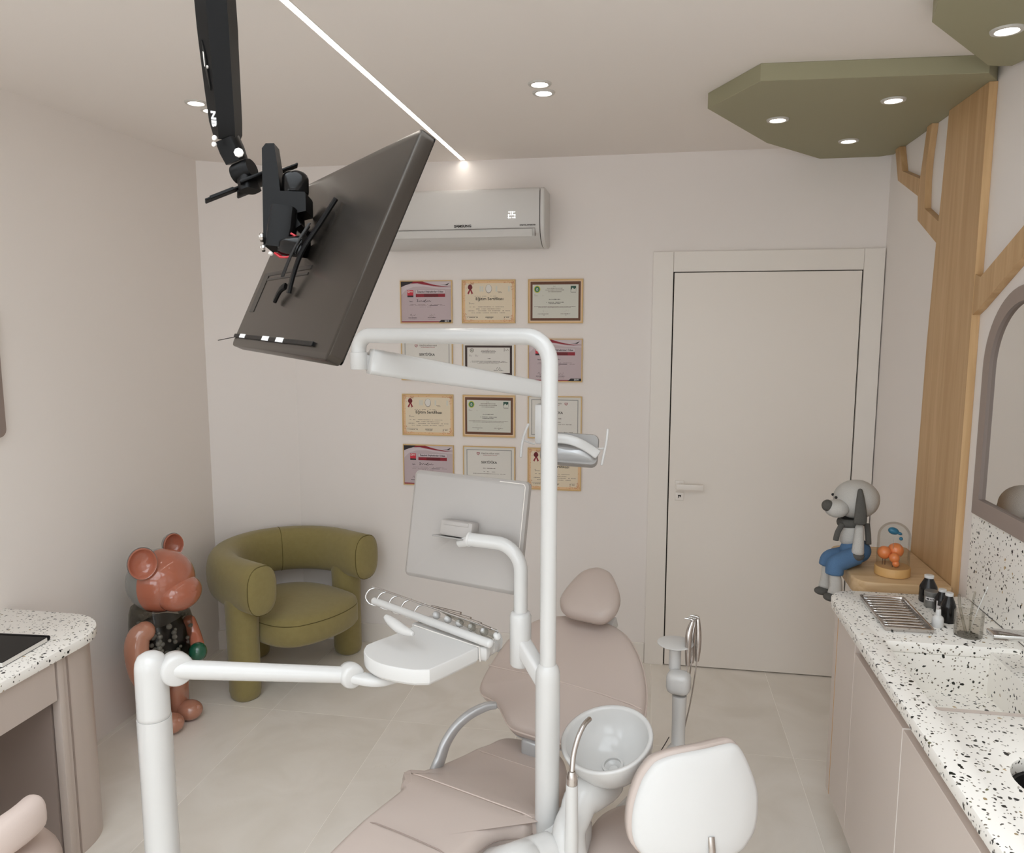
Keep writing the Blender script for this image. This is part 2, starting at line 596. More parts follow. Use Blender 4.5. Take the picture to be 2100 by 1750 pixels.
def text_into(bm, s, size, mtx, mi=0, align='CENTER', extrude=0.0, wide=1.0, bold=0.0):
    cu = bpy.data.curves.new('text', 'FONT')
    cu.body = s
    cu.size = size
    cu.align_x = align
    cu.align_y = 'CENTER'
    cu.extrude = extrude
    cu.offset = bold
    cu.resolution_u = 3
    ob = bpy.data.objects.new('text', cu)
    COL.objects.link(ob)
    dg = bpy.context.evaluated_depsgraph_get()
    me = bpy.data.meshes.new_from_object(ob.evaluated_get(dg))
    bpy.data.objects.remove(ob)
    bpy.data.curves.remove(cu)
    me.transform(mtx @ Matrix.Diagonal(Vector((wide, 1, 1, 1))))
    for p in me.polygons:
        p.material_index = mi
    bm.from_mesh(me)
    bpy.data.meshes.remove(me)

def arc(cx, cy, r, a0, a1, n=10):
    return [(cx + r * math.cos(math.radians(a0 + (a1 - a0) * i / n)), cy + r * math.sin(math.radians(a0 + (a1 - a0) * i / n))) for i in range(n + 1)]

def rrect(x0, x1, y0, y1, r, n=6):
    return arc(x1 - r, y0 + r, r, -90, 0, n) + arc(x1 - r, y1 - r, r, 0, 90, n) + arc(x0 + r, y1 - r, r, 90, 180, n) + arc(x0 + r, y0 + r, r, 180, 270, n)

def struct(name, bm, m, parent=None, smooth=0):
    o = part(name, bm, m, parent, smooth)
    if parent is None:
        o['kind'] = 'structure'
    return o


# ------------------------------------------------------------------ the room
XL, XR, YB, ZC = -2.38, 1.128, 4.08, 2.704
YF = FRONT_Y
b = BM(); box(b, XL - 0.1, XR + 0.1, YF - 0.1, YB + 0.1, -0.12, -0.0006)
floor = struct('floor', b, 'grout')
xs = [-2.352 + 0.6 * i for i in range(-1, 7)]
ys = [3.228 + 1.2 * j for j in range(-6, 2)]
tile_cache = {}
for i in range(len(xs) - 1):
    for j in range(len(ys) - 1):
        x0, x1 = max(xs[i], XL), min(xs[i + 1], XR)
        y0, y1 = max(ys[j], YF), min(ys[j + 1], YB)
        if x1 - x0 < 0.01 or y1 - y0 < 0.01:
            continue
        key = (round(x1 - x0, 3), round(y1 - y0, 3))
        g = 0.0011
        if key not in tile_cache:
            b = BM(); box(b, g, key[0] - g, g, key[1] - g, -0.009, 0.0, bevel=0.0002, seg=1)
            o = part('tile', b, 'tile', floor, smooth=0)
            tile_cache[key] = o
        else:
            o = tile_cache[key].copy(); COL.objects.link(o); o.parent = floor
        o.location = (x0, y0, 0)

b = plate('wall_left', [[(YF - 0.2, -0.003), (3.824, -0.003), (3.824, ZC), (YF - 0.2, ZC)], [(LWIN_Y0, WIN_Z0), (LWIN_Y1, WIN_Z0), (LWIN_Y1, WIN_Z1), (LWIN_Y0, WIN_Z1)]], 0.2)
b.transform(Matrix(((0, 0, 1, XL - 0.2), (1, 0, 0, 0), (0, 1, 0, 0), (0, 0, 0, 1))))
struct('wall_left', b, 'wall_warm')
b = BM(); box(b, -1.98, XR + 0.2, YB, YB + 0.2, -0.003, ZC); struct('wall_back', b, 'wall')
b = BM(); box(b, XR, XR + 0.2, YF - 0.2, YB, -0.003, ZC); struct('wall_right', b, 'wall')
b = BM(); prism(b, [(XL, 3.824, -0.003), (-1.98, YB, -0.003), (-1.98, YB + 0.2, -0.003), (XL - 0.2, YB + 0.2, -0.003), (XL - 0.2, 3.824, -0.003)], (0, 0, ZC + 0.003))
struct('wall_corner', b, 'wall')
b = plate('wall_front', [[(XL - 0.2, -0.003), (XR + 0.2, -0.003), (XR + 0.2, ZC), (XL - 0.2, ZC)], [(WIN_X0, WIN_Z0), (WIN_X1, WIN_Z0), (WIN_X1, WIN_Z1), (WIN_X0, WIN_Z1)]], 0.2)
b.transform(Matrix.Translation((0, YF, 0)) @ Matrix.Rotation(math.pi / 2, 4, 'X'))
struct('wall_front', b, 'wall')

# ceiling with a slot for the light line
LX0, LX1 = -1.0, -0.976
b = plate('ceiling', [[(XL - 0.2, YF - 0.2), (XR + 0.2, YF - 0.2), (XR + 0.2, YB + 0.2), (XL - 0.2, YB + 0.2)],
                      [(LX0, 1.65), (LX1, 1.65), (LX1, 4.07), (LX0, 4.07)],
                      [(ROOF_X0, ROOF_Y0), (ROOF_X1, ROOF_Y0), (ROOF_X1, ROOF_Y1), (ROOF_X0, ROOF_Y1)]], 0.12)
b.transform(Matrix.Translation((0, 0, ZC)))
box(b, LX0 - 0.02, LX1 + 0.02, 1.63, 4.10, ZC + 0.1201, ZC + 0.14)
struct('ceiling', b, 'ceiling')

# windows behind the camera; the left one is added for extra light
def window(name, w, z0, z1, mtx):
    """two-light window in local x (0..w), depth y, height z"""
    b = BM()
    fw = 0.06
    box(b, 0, fw, -.03, .03, z0, z1); box(b, w - fw, w, -.03, .03, z0, z1)
    box(b, fw, w - fw, -.03, .03, z0, z0 + fw); box(b, fw, w - fw, -.03, .03, z1 - fw, z1)
    box(b, w / 2 - .04, w / 2 + .04, -.03, .03, z0 + fw, z1 - fw)
    b.transform(mtx)
    win = struct(name, b, 'window_frame')
    for xa, xb in ((fw, w / 2 - .04), (w / 2 + .04, w - fw)):
        b = BM(); box(b, xa, xb, -.003, .003, z0 + fw, z1 - fw); b.transform(mtx)
        part('pane', b, 'glass', win, smooth=0)
window('window_1', WIN_X1 - WIN_X0, WIN_Z0, WIN_Z1, Matrix.Translation((WIN_X0, YF - 0.1, 0)))
window('added_side_window', LWIN_Y1 - LWIN_Y0, WIN_Z0, WIN_Z1, Matrix.Translation((XL - 0.1, LWIN_Y0, 0)) @ Matrix.Rotation(math.pi / 2, 4, 'Z'))

# invented roof light over the near part of the room, for overhead fill
b = BM()
fw = 0.05
x0, x1, y0, y1, z0, z1 = ROOF_X0, ROOF_X1, ROOF_Y0, ROOF_Y1, ZC + 0.05, ZC + 0.10
box(b, x0, x0 + fw, y0, y1, z0, z1); box(b, x1 - fw, x1, y0, y1, z0, z1)
box(b, x0 + fw, x1 - fw, y0, y0 + fw, z0, z1); box(b, x0 + fw, x1 - fw, y1 - fw, y1, z0, z1)
ym = (y0 + y1) / 2
box(b, x0 + fw, x1 - fw, ym - .03, ym + .03, z0, z1)
win = struct('added_roof_light', b, 'window_frame')
for ya, yb in ((y0 + fw, ym - .03), (ym + .03, y1 - fw)):
    b = BM(); box(b, x0 + fw, x1 - fw, ya, yb, z0 + .02, z0 + .026); part('pane', b, 'glass', win, smooth=0)

# baseboards
b = BM(); box(b, -1.975, 0.009, YB - 0.012, YB, 0.0, 0.113, bevel=0.002, seg=1); struct('baseboard_back', b, 'trim')
b = BM(); prism(b, [(XL, 3.824, 0), (-1.98, YB, 0), (-1.974, YB - 0.012, 0), (XL, 3.81, 0)], (0, 0, 0.113)); struct('baseboard_corner', b, 'trim')

# door with flush frame
door = bpy.data.objects.new('door_1', None); COL.objects.link(door); door['kind'] = 'structure'
door.location = (0.57, YB, 0); W[door] = Matrix.Translation((0.57, YB, 0))
b = BM(); box(b, 0.011, 0.113, YB - 0.022, YB, 0.0, 2.2125, bevel=0.0012, seg=1); part('jamb', b, 'trim', door, smooth=0)
b = BM(); box(b, 1.027, 1.1225, YB - 0.022, YB, 0.0, 2.2125, bevel=0.0012, seg=1); part('jamb', b, 'trim', door, smooth=0)
b = BM(); box(b, 0.1142, 1.0258, YB - 0.022, YB, 2.111, 2.2125, bevel=0.0012, seg=1); part('frame_head', b, 'trim', door, smooth=0)
b = BM(); box(b, 0.113, 1.127, YB - 0.006, YB - 0.0005, 0.002, 2.112); part('rebate', b, 'gap', door, smooth=0, label='dark shadow gap round the leaf')
b = BM(); box(b, 0.1195, 1.0205, YB - 0.021, YB - 0.0065, 0.006, 2.1065, bevel=0.0012, seg=1); leaf = part('leaf', b, 'door', door, smooth=0)
b = BM(); box(b, 0.151, 0.197, YB - 0.030, YB - 0.021, 0.985, 1.030, bevel=0.003)
h = part('handle', b, 'trim', door)
b = BM(); box(b, 0.163, 0.184, YB - 0.062, YB - 0.030, 0.990, 1.014, bevel=0.003); box(b, 0.155, 0.294, YB - 0.072, YB - 0.060, 0.988, 1.017, bevel=0.003)
part('lever', b, 'trim', h)
b = BM(); box(b, 0.152, 0.197, YB - 0.029, YB - 0.021, 0.922, 0.966, bevel=0.003); lk = part('lock_plate', b, 'trim', door)
b = BM(); box(b, 0.167, 0.183, YB - 0.0305, YB - 0.0285, 0.946, 0.952); box(b, 0.169, 0.173, YB - 0.0305, YB - 0.0285, 0.936, 0.950); box(b, 0.178, 0.182, YB - 0.0305, YB - 0.0285, 0.940, 0.950)
part('keyhole', b, 'gap', lk, smooth=0)

# light line in the ceiling
t = thing('linear_light', 'long thin glowing light line recessed in the ceiling', 'ceiling light', ((LX0 + LX1) / 2, 1.7, ZC))
b = BM(); box(b, LX0 + 0.001, LX1 - 0.001, 1.655, 4.066, ZC + 0.001, ZC + 0.012); part('diffuser', b, 'led', t, smooth=0)
b = BM()
box(b, LX0 - 0.0012, LX0 + 0.0008, 1.651, 4.069, ZC - 0.0015, ZC + 0.015); box(b, LX1 - 0.0008, LX1 + 0.0012, 1.651, 4.069, ZC - 0.0015, ZC + 0.015)
part('channel', b, 'trim', t, smooth=0)

# round recessed spots
def downlight():
    t = thing('recessed_spotlight', 'x', 'ceiling light')
    b = BM(); lathe(b, [(0.029, -0.001), (0.031, -0.006), (0.041, -0.0055), (0.043, -0.001), (0.043, 0.0005), (0.029, 0.0005), (0.029, -0.001)], cap=(False, False), n=32); part('ring', b, 'lamp_ring', t)
    b = BM(); lathe(b, [(0.0289, -0.001), (0.0289, 0.0004)], n=32); part('diffuser', b, 'lamp', t, smooth=0)
    return t
ZK = 2.647
spots = [((-0.411, 2.872, ZC), 'white round ceiling spotlight, nearer of the middle pair', 'spotlights flush in the white ceiling'),
         ((-0.411, 2.978, ZC), 'white round ceiling spotlight, farther of the middle pair', 'spotlights flush in the white ceiling'),
         ((-1.770, 2.868, ZC), 'white round ceiling spotlight beside the black monitor arm', 'spotlights flush in the white ceiling'),
         ((-1.770, 2.975, ZC), 'white round ceiling spotlight almost hidden behind the black monitor arm', 'spotlights flush in the white ceiling'),
         ((0.481, 3.296, ZK), 'round spotlight in the far green canopy, leftmost of its three', 'spotlights in the far green canopy'),
         ((0.850, 3.093, ZK), 'round spotlight in the far green canopy, nearest the camera', 'spotlights in the far green canopy'),
         ((0.845, 3.713, ZK), 'round spotlight in the far green canopy, closest to the door wall', 'spotlights in the far green canopy'),
         ((0.955, 2.445, ZK), 'large round spotlight in the near green canopy at the top right corner', None)]
first = downlight()
for k, (loc, lab, grp) in enumerate(spots):
    o = first if k == 0 else dup(first)
    o.location = loc
    o['label'] = lab
    if grp:
        o['group'] = grp
    elif 'group' in o:
        del o['group']
    for ch in o.children:                               # glow of the lamp itself is the emissive diffuser
        pass

# green faceted canopies under the ceiling
c1 = [(0.196, 3.095), (0.346, 2.789), (1.064, 2.833), (1.127, 2.93), (1.127, 4.04), (1.071, 4.079), (0.80, 4.079), (0.495, 3.695)]
b = BM(); prism(b, [(x, y, ZK) for x, y in c1], (0, 0, ZC - ZK)); bmesh.ops.bevel(b, geom=b.edges[:], offset=0.0015, segments=1, affect='EDGES')
tag(centre_origin(part('ceiling_canopy', b, 'sage', smooth=0)), 'far sage green faceted canopy above the oak tree trunk', 'canopy')
c2 = [(0.697, 2.203), (0.732, 2.355), (1.028, 2.755), (1.064, 2.768), (1.106, 2.774), (1.127, 2.688), (1.127, 1.5), (0.85, 1.42), (0.70, 1.75)]
b = BM(); prism(b, [(x, y, ZK) for x, y in c2], (0, 0, ZC - ZK)); bmesh.ops.bevel(b, geom=b.edges[:], offset=0.0015, segments=1, affect='EDGES')
tag(centre_origin(part('ceiling_canopy', b, 'sage', smooth=0)), 'near sage green faceted canopy cut off by the top right corner', 'canopy')

# oak tree: trunk and branches on the right wall
XT = 1.101
t = thing('wall_tree', 'oak veneer tree trunk with branches on the right wall', 'wall panel', (1.1145, 3.13, 0.86))
def wallplate(pts, x0=XT, x1=XR - 0.0006):
    b = BM(); prism(b, [(x0, y, z) for y, z in pts], (x1 - x0, 0, 0)); return b
tr = part('trunk', wallplate([(2.9255, 0.80), (2.9255, 2.646), (3.279, 2.646), (3.30, 2.331), (3.321, 2.143), (3.346, 1.774), (3.366, 0.905), (3.366, 0.80)]), 'oak', t, smooth=0)
b = BM(); box(b, XT - 0.0005, XR - 0.0006, 2.9235, 2.9252, 0.80, 2.646); part('edge_band', b, 'oak_edge', tr, smooth=0, label='paler oak edge of the trunk')
part('branch', wallplate([(3.317, 2.157), (3.306, 2.237), (3.482, 2.315), (3.496, 2.423), (3.491, 2.511), (3.463, 2.646), (3.517, 2.646), (3.564, 2.449), (3.577, 2.38), (3.56, 2.278)], XT + 0.001), 'oak', t, smooth=0)
part('branch', wallplate([(3.5795, 2.381), (3.566, 2.449), (3.81, 2.527), (3.868, 2.646), (3.934, 2.646), (3.866, 2.496)], XT + 0.001), 'oak', t, smooth=0)
part('branch', wallplate([(2.9225, 2.011), (2.878, 2.000), (2.592, 2.136), (2.20, 2.335), (2.15, 2.245), (2.576, 2.046), (2.874, 1.893), (2.9225, 1.873)], XT + 0.001), 'oak', t, smooth=0)

# oak shelf at the foot of the trunk
sh = smooth2([(1.099, 2.905), (0.98, 2.902), (0.845, 2.902), (0.795, 2.915), (0.772, 2.96), (0.772, 3.03), (0.775, 3.2), (0.775, 3.32), (0.80, 3.385), (0.86, 3.40), (0.98, 3.40), (1.099, 3.40)], 5)
sh = [(min(x, 1.0995), y) for x, y in sh]
b = plate('shelf', [sh], 0.055, bevel=0.006, res=2); b.transform(Matrix.Translation((0, 0, 0.845)))
tag(centre_origin(part('wall_shelf', b, 'oak_shelf', smooth=50)), 'thick oak shelf with rounded corners at the foot of the oak trunk', 'shelf')

# wall mirror with a wide taupe frame, flat bottom and arched top
def arch(y_far, z0, zs, r):
    yc = y_far - r
    return [(y_far, z0)] + [(yc + r * math.cos(a), zs + r * math.sin(a)) for a in [math.pi * k / 28 for k in range(29)]] + [(y_far - 2 * r, z0)]
outer = arch(2.820, 1.196, 1.690, 0.27)
inner = arch(2.772, 1.252, 1.690, 0.222)
t = thing('wall_mirror', 'arched wall mirror in a wide taupe frame above the terrazzo backsplash', 'mirror', (XR, 2.55, 1.196))
b = plate('f', [outer, inner], 0.020); b.transform(Matrix(((0, 0, -1, XR), (1, 0, 0, 0), (0, 1, 0, 0), (0, 0, 0, 1)))); part('frame', b, 'taupe_dark', t, smooth=30)
b = plate('g', [inner], 0.008); b.transform(Matrix(((0, 0, -1, XR - 0.001), (1, 0, 0, 0), (0, 1, 0, 0), (0, 0, 0, 1)))); part('mirror_glass', b, 'mirror', t, smooth=0)

# terrazzo backsplash
b = BM(); box(b, XR - 0.012, XR - 0.0006, 0.2, 2.830, 0.8905, 1.196, bevel=0.001, seg=1)
tag(centre_origin(part('backsplash', b, 'terrazzo', smooth=0)), 'white speckled terrazzo backsplash under the arched mirror', 'backsplash')

# rounded taupe wall panel at the left edge of the picture
b = plate('p', [rrect(1.70, 2.458, 1.424, 1.90, 0.03)], 0.022, bevel=0.003); b.transform(Matrix(((0, 0, 1, XL), (1, 0, 0, 0), (0, 1, 0, 0), (0, 0, 0, 1))))
tag(centre_origin(part('wall_panel', b, 'taupe_dark', smooth=30)), 'dark taupe rounded panel on the left wall, just a sliver at the picture edge', 'wall panel')

# air conditioner
t = thing('air_conditioner', 'white split air conditioner high on the back wall above the certificates', 'air conditioner', (-0.973, YB, 2.24))
def ac_profile(k=1.0):
    pr = [(YB - 0.0005, 2.243), (YB - 0.06, 2.236), (YB - 0.13, 2.250), (YB - 0.185, 2.290), (YB - 0.205, 2.335), (YB - 0.208, 2.42), (YB - 0.203, 2.500), (YB - 0.190, 2.520), (YB - 0.15, 2.524), (YB - 0.0005, 2.524)]
    return pr
pr = [(p.x, p.y) for p in catmull([(a, c, 0) for a, c in ac_profile()], 3)]
def ac_ring(x, s=1.0):
    cy, cz = YB - 0.1, 2.385
    return [(x, min(cy + (y - cy) * s, YB - 0.0005), cz + (z - cz) * s) for y, z in pr]
b = BM(); loft(b, [ac_ring(-1.398, 0.97), ac_ring(-1.392), ac_ring(-0.5585), ac_ring(-0.5535, 0.985)]); part('body', b, 'white_matte', t)
b = BM(); loft(b, [ac_ring(-0.5555, 0.93), ac_ring(-0.549, 0.93)]); part('seam', b, 'gap', t, label='dark seam at the end cap')
b = BM(); loft(b, [ac_ring(-0.549), ac_ring(-0.532), ac_ring(-0.527, 0.95)]); part('end_cap', b, 'white_matte', t)
def onface(x, z):
    return Matrix.Translation((x, YB - 0.2095, z)) @ Matrix.Rotation(math.pi / 2, 4, 'X')
b = BM(); box(b, -1.36, -0.575, YB - 0.2068, YB - 0.200, 2.3225, 2.3240); box(b, -0.577, -0.575, YB - 0.202, YB - 0.19, 2.285, 2.3230)
part('panel_line', b, 'ink_soft', t, smooth=0)
b = BM()
fl = [(x, y, z) for x in (-1.34, -0.59) for y, z in ((YB - 0.199, 2.318), (YB - 0.188, 2.288))]
loft(b, [[(-1.34, YB - 0.2085, 2.319), (-1.34, YB - 0.1955, 2.284), (-1.34, YB - 0.185, 2.290), (-1.34, YB - 0.196, 2.321)], [(-0.59, YB - 0.2085, 2.319), (-0.59, YB - 0.1955, 2.284), (-0.59, YB - 0.185, 2.290), (-0.59, YB - 0.196, 2.321)]])
part('flap', b, 'white_matte', t, smooth=0)
b = BM(); text_into(b, 'SAMSUNG', 0.017, onface(-0.945, 2.338), extrude=0.0002, wide=1.15, bold=0.0005); part('logo', b, 'ink', t, smooth=0)
b = BM(); text_into(b, 'DIGITAL INVERTER', 0.0095, onface(-0.612, 2.3375), extrude=0.0002, wide=1.0, bold=0.0003); part('lettering', b, 'ink', t, smooth=0)
# seven-segment 25
b = BM()
seg = {'a': (0, 1, 1, 1), 'b': (1, .5, 1, 1), 'c': (1, 0, 1, .5), 'd': (0, 0, 1, 0), 'e': (0, 0, 0, .5), 'f': (0, .5, 0, 1), 'g': (0, .5, 1, .5)}
for k, segs in enumerate(('abged', 'afgcd')):
    x = -0.709 + k * 0.0205; z = 2.375; wd, hh = 0.0120, 0.028
    for s in segs:
        x0, z0, x1, z1 = seg[s]
        q = 0.0010
        box(b, x + min(x0, x1) * wd - q, x + max(x0, x1) * wd + q, YB - 0.2095, YB - 0.2065, z + min(z0, z1) * hh - q, z + max(z0, z1) * hh + q)
part('display', b, 'digit', t, smooth=0, label='glowing temperature display')

# ------------------------------------------------------------------ certificates on the back wall
CW, CH = 0.293, 0.231
def cert_root(kind):
    t = thing('framed_certificate', 'x', 'certificate')
    b = BM()
    fw = 0.005
    for a in ((-CW / 2, CW / 2, CH / 2 - fw, CH / 2), (-CW / 2, CW / 2, -CH / 2, -CH / 2 + fw), (-CW / 2, -CW / 2 + fw, -CH / 2 + fw, CH / 2 - fw), (CW / 2 - fw, CW / 2, -CH / 2 + fw, CH / 2 - fw)):
        box(b, a[0], a[1], -0.012, -0.0005, a[2], a[3])
    part('frame', b, 'cert_frame', t, smooth=0)
    return t

SW, SH = CW - 0.010, CH - 0.010
def sheet(t, m):
    b = BM(); box(b, -SW / 2, SW / 2, -0.006, -0.001, -SH / 2, SH / 2); part('paper', b, m, t, smooth=0)

class Print:
    """flat print: thin coloured shapes lying on the paper, given in fractions of the sheet"""
    def __init__(self):
        self.b = BM(); self.mats = []
    def mi(self, m):
        if m not in self.mats:
            self.mats.append(m)
        return self.mats.index(m)
    def P(self, x, y, k):
        return ((x - 0.5) * SW, -0.0060 - 0.00014 * k, (0.5 - y) * SH)
    def poly(self, pts, m, k=1):
        f = self.b.faces.new([self.b.verts.new(self.P(x, y, k)) for x, y in pts]); f.material_index = self.mi(m)
    def rect(self, x0, y0, x1, y1, m, k=1):
        self.poly([(x0, y0), (x1, y0), (x1, y1), (x0, y1)], m, k)
    def ring(self, x0, y0, x1, y1, w, h, m, k=1):
        self.rect(x0, y0, x1, y0 + h, m, k); self.rect(x0, y1 - h, x1, y1, m, k)
        self.rect(x0, y0 + h, x0 + w, y1 - h, m, k); self.rect(x1 - w, y0 + h, x1, y1 - h, m, k)
    def disc(self, x, y, r, m, k=1, sx=1.0, n=20):
        asp = SW / SH
        self.poly([(x + r / asp * sx * math.cos(2 * math.pi * i / n), y + r * math.sin(2 * math.pi * i / n)) for i in range(n)], m, k)
    def words(self, x0, x1, y, h, m, seed, k=2, dens=0.8):
        """a line of tiny unreadable words"""
        rnd = random.Random(seed)
        x = x0
        while x < x1:
            w = rnd.uniform(0.008, 0.03)
            if rnd.random() < dens:
                hh = h * rnd.uniform(0.6, 1.0)
                self.rect(x, y - hh / 2, min(x + w, x1), y + hh / 2, m, k)
            x += w + 0.005
    def scribble(self, pts, w, m, k=3):
        pts = [(p.x, p.y) for p in catmull([(a, c, 0) for a, c in pts], 5)]
        for (a, c), (d, e) in zip(pts, pts[1:]):
            dx, dy = d - a, e - c
            L = math.hypot(dx, dy) or 1
            nx, ny = -dy / L * w, dx / L * w
            self.poly([(a + nx, c + ny), (d + nx, e + ny), (d - nx, e - ny), (a - nx, c - ny)], m, k)
    def text(self, s, x, y, size, m, k=3, wide=1.0, bold=0.0):
        mtx = Matrix.Translation(Vector(self.P(x, y, k))) @ Matrix.Rotation(math.pi / 2, 4, 'X')
        text_into(self.b, s, size, mtx, self.mi(m), wide=wide, bold=bold)
    def done(self, t):
        bmesh.ops.recalc_face_normals(self.b, faces=[])
        part('print', self.b, self.mats, t, smooth=0)

def sign(p, x, y, seed, m='ink'):
    rnd = random.Random(seed)
    pts = [(x - 0.05 + 0.02 * i + rnd.uniform(-.012, .012), y + (rnd.uniform(-.05, .0) if i % 2 else rnd.uniform(0, .03))) for i in range(6)]
    p.scribble(pts, 0.0022, m)

def cert_red():
    t = cert_root('red'); sheet(t, 'paper_lilac')
    p = Print()
    p.poly([(0, .33), (0, .12), (.12, .08), (.3, .06), (.5, .09), (.75, .15), (1, .16), (1, .19), (.7, .17), (.45, .12), (.25, .13), (.1, .2)], 'paper_lilac_pale', 1)
    p.poly([(.43, .0), (1, 0), (1, .1), (.85, .115), (.7, .09), (.55, .045)], 'paper_lilac_pale', 1)
    p.poly([(.0, .0), (.30, .0), (.2, .045), (.1, .085), (.0, .135)], 'print_black', 2)
    p.poly([(.25, .0), (.43, .0), (.55, .05), (.7, .095), (.85, .122), (.99, .115), (.85, .138), (.65, .115), (.45, .075), (.33, .045), (.2, .05)], 'print_red', 3)
    p.poly([(.78, .088), (.88, .085), (.965, .04), (.92, .1)], 'print_black', 3)
    p.rect(.125, .21, .245, .34, 'print_brightred', 2); p.rect(.125, .34, .245, .38, 'print_black', 2)
    p.disc(.155, .25, .028, 'paper_white', 3); p.disc(.155, .25, .016, 'print_brightred', 4)
    p.text('TDB', .205, .25, 0.0085, 'paper_white', 3, bold=0.0003)
    p.rect(.293, .205, .877, .292, 'ink_soft', 1); p.rect(.296, .209, .874, .288, 'paper_lilac_pale', 2)
    p.text('İstanbul Dişhekimleri Odası', .585, .253, 0.0128, 'print_black', 3, bold=0.0004)
    p.rect(.293, .302, .877, .38, 'print_red', 2); p.rect(.46, .304, .74, .378, 'print_wine', 3)
    p.text('Sayın,', .20, .485, 0.0085, 'ink', 3, bold=0.0002)
    p.scribble([(.31, .45), (.335, .44), (.32, .5), (.36, .47), (.375, .49), (.40, .465), (.42, .49), (.445, .47), (.455, .495), (.50, .44), (.46, .485), (.49, .505), (.52, .47), (.535, .49), (.56, .465), (.575, .49), (.60, .475)], 0.0042, 'print_black')
    p.words(.17, .82, .56, .010, 'ink_soft', 1); p.words(.13, .87, .59, .010, 'ink_soft', 2); p.rect(.57, .584, .73, .597, 'ink', 3); p.words(.37, .62, .622, .010, 'ink_soft', 3)
    sign(p, .23, .83, 4); sign(p, .60, .83, 5, 'ink_soft')
    p.words(.14, .31, .886, .016, 'ink', 6, dens=1); p.words(.53, .69, .88, .014, 'ink', 7, dens=1)
    p.words(.15, .30, .92, .008, 'ink_soft', 8); p.words(.53, .68, .92, .008, 'ink_soft', 9)
    p.rect(0, .972, .76, .995, 'print_red', 2); p.poly([(.74, 1), (.80, .935), (1, .935), (1, 1)], 'print_black', 3)
    p.text('2019', .905, .968, 0.0125, 'ink_white', 4, bold=0.0002)
    p.done(t)
    return t

def cert_training():
    t = cert_root('cream'); sheet(t, 'paper_tan')
    p = Print()
    p.poly([(.06, .06), (.94, .06), (.955, .12), (.955, .88), (.94, .94), (.06, .94), (.045, .88), (.045, .12)], 'paper_cream', 1)
    rnd = random.Random(3)
    for i in range(150):                                # curly border, densest in the corners
        side = i % 4
        s = rnd.random()
        s = s * 0.22 if rnd.random() < .36 else (1 - s * 0.22 if rnd.random() < .56 else s)
        off = rnd.uniform(.02, .085 if s < .22 or s > .78 else .05)
        x, y = (s, off) if side == 0 else (s, 1 - off) if side == 1 else (off * .8, s) if side == 2 else (1 - off * .8, s)
        a = rnd.uniform(0, 3.14)
        d = 0.014
        p.scribble([(x - d * math.cos(a), y - d * math.sin(a)), (x + .006, y + .004), (x + d * math.cos(a + .7), y + d * math.sin(a + .7))], 0.0028, 'print_orange', 2)
    p.disc(.145, .155, .058, 'print_wine', 3); p.disc(.145, .135, .05, 'print_wine', 4)
    p.poly([(.135, .2), (.155, .21), (.115, .33), (.10, .30), (.085, .31)], 'print_red', 2); p.poly([(.14, .2), (.165, .2), (.205, .31), (.185, .305), (.175, .33)], 'print_red', 2)
    p.disc(.505, .195, .105, 'ink_soft', 2, sx=.74); p.disc(.505, .19, .096, 'paper_white', 3, sx=.74)
    p.words(.66, .75, .265, .012, 'ink_soft', 1); p.words(.66, .76, .29, .012, 'ink_soft', 2)
    for x in (.33, .37, .64, .88):
        p.rect(x, .13, x + .03, .26, 'paper_grey', 2)
    p.words(.23, .69, .37, .012, 'ink_soft', 3)
    p.text('Eğitim Sertifikası', .52, .435, 0.0225, 'ink', 3, wide=1.0, bold=0.0003)
    p.scribble([(.12, .53), (.14, .52), (.13, .56), (.16, .54), (.17, .56), (.19, .54), (.20, .56), (.225, .535)], .0028, 'ink_soft')
    p.words(.13, .86, .625, .014, 'ink_soft', 4); p.words(.26, .74, .675, .016, 'ink_soft', 5); p.words(.07, .92, .72, .016, 'ink_soft', 6); p.words(.17, .82, .77, .014, 'ink_soft', 7)
    for i, (x0, x1) in enumerate(((.07, .29), (.44, .60), (.80, .91))):
        p.rect(x0, .85, x1, .856, 'ink_soft', 2); p.words(x0, x1, .88, .018, 'ink', 8 + i)
    p.words(.47, .57, .905, .012, 'ink_soft', 14)
    p.done(t)
    return t

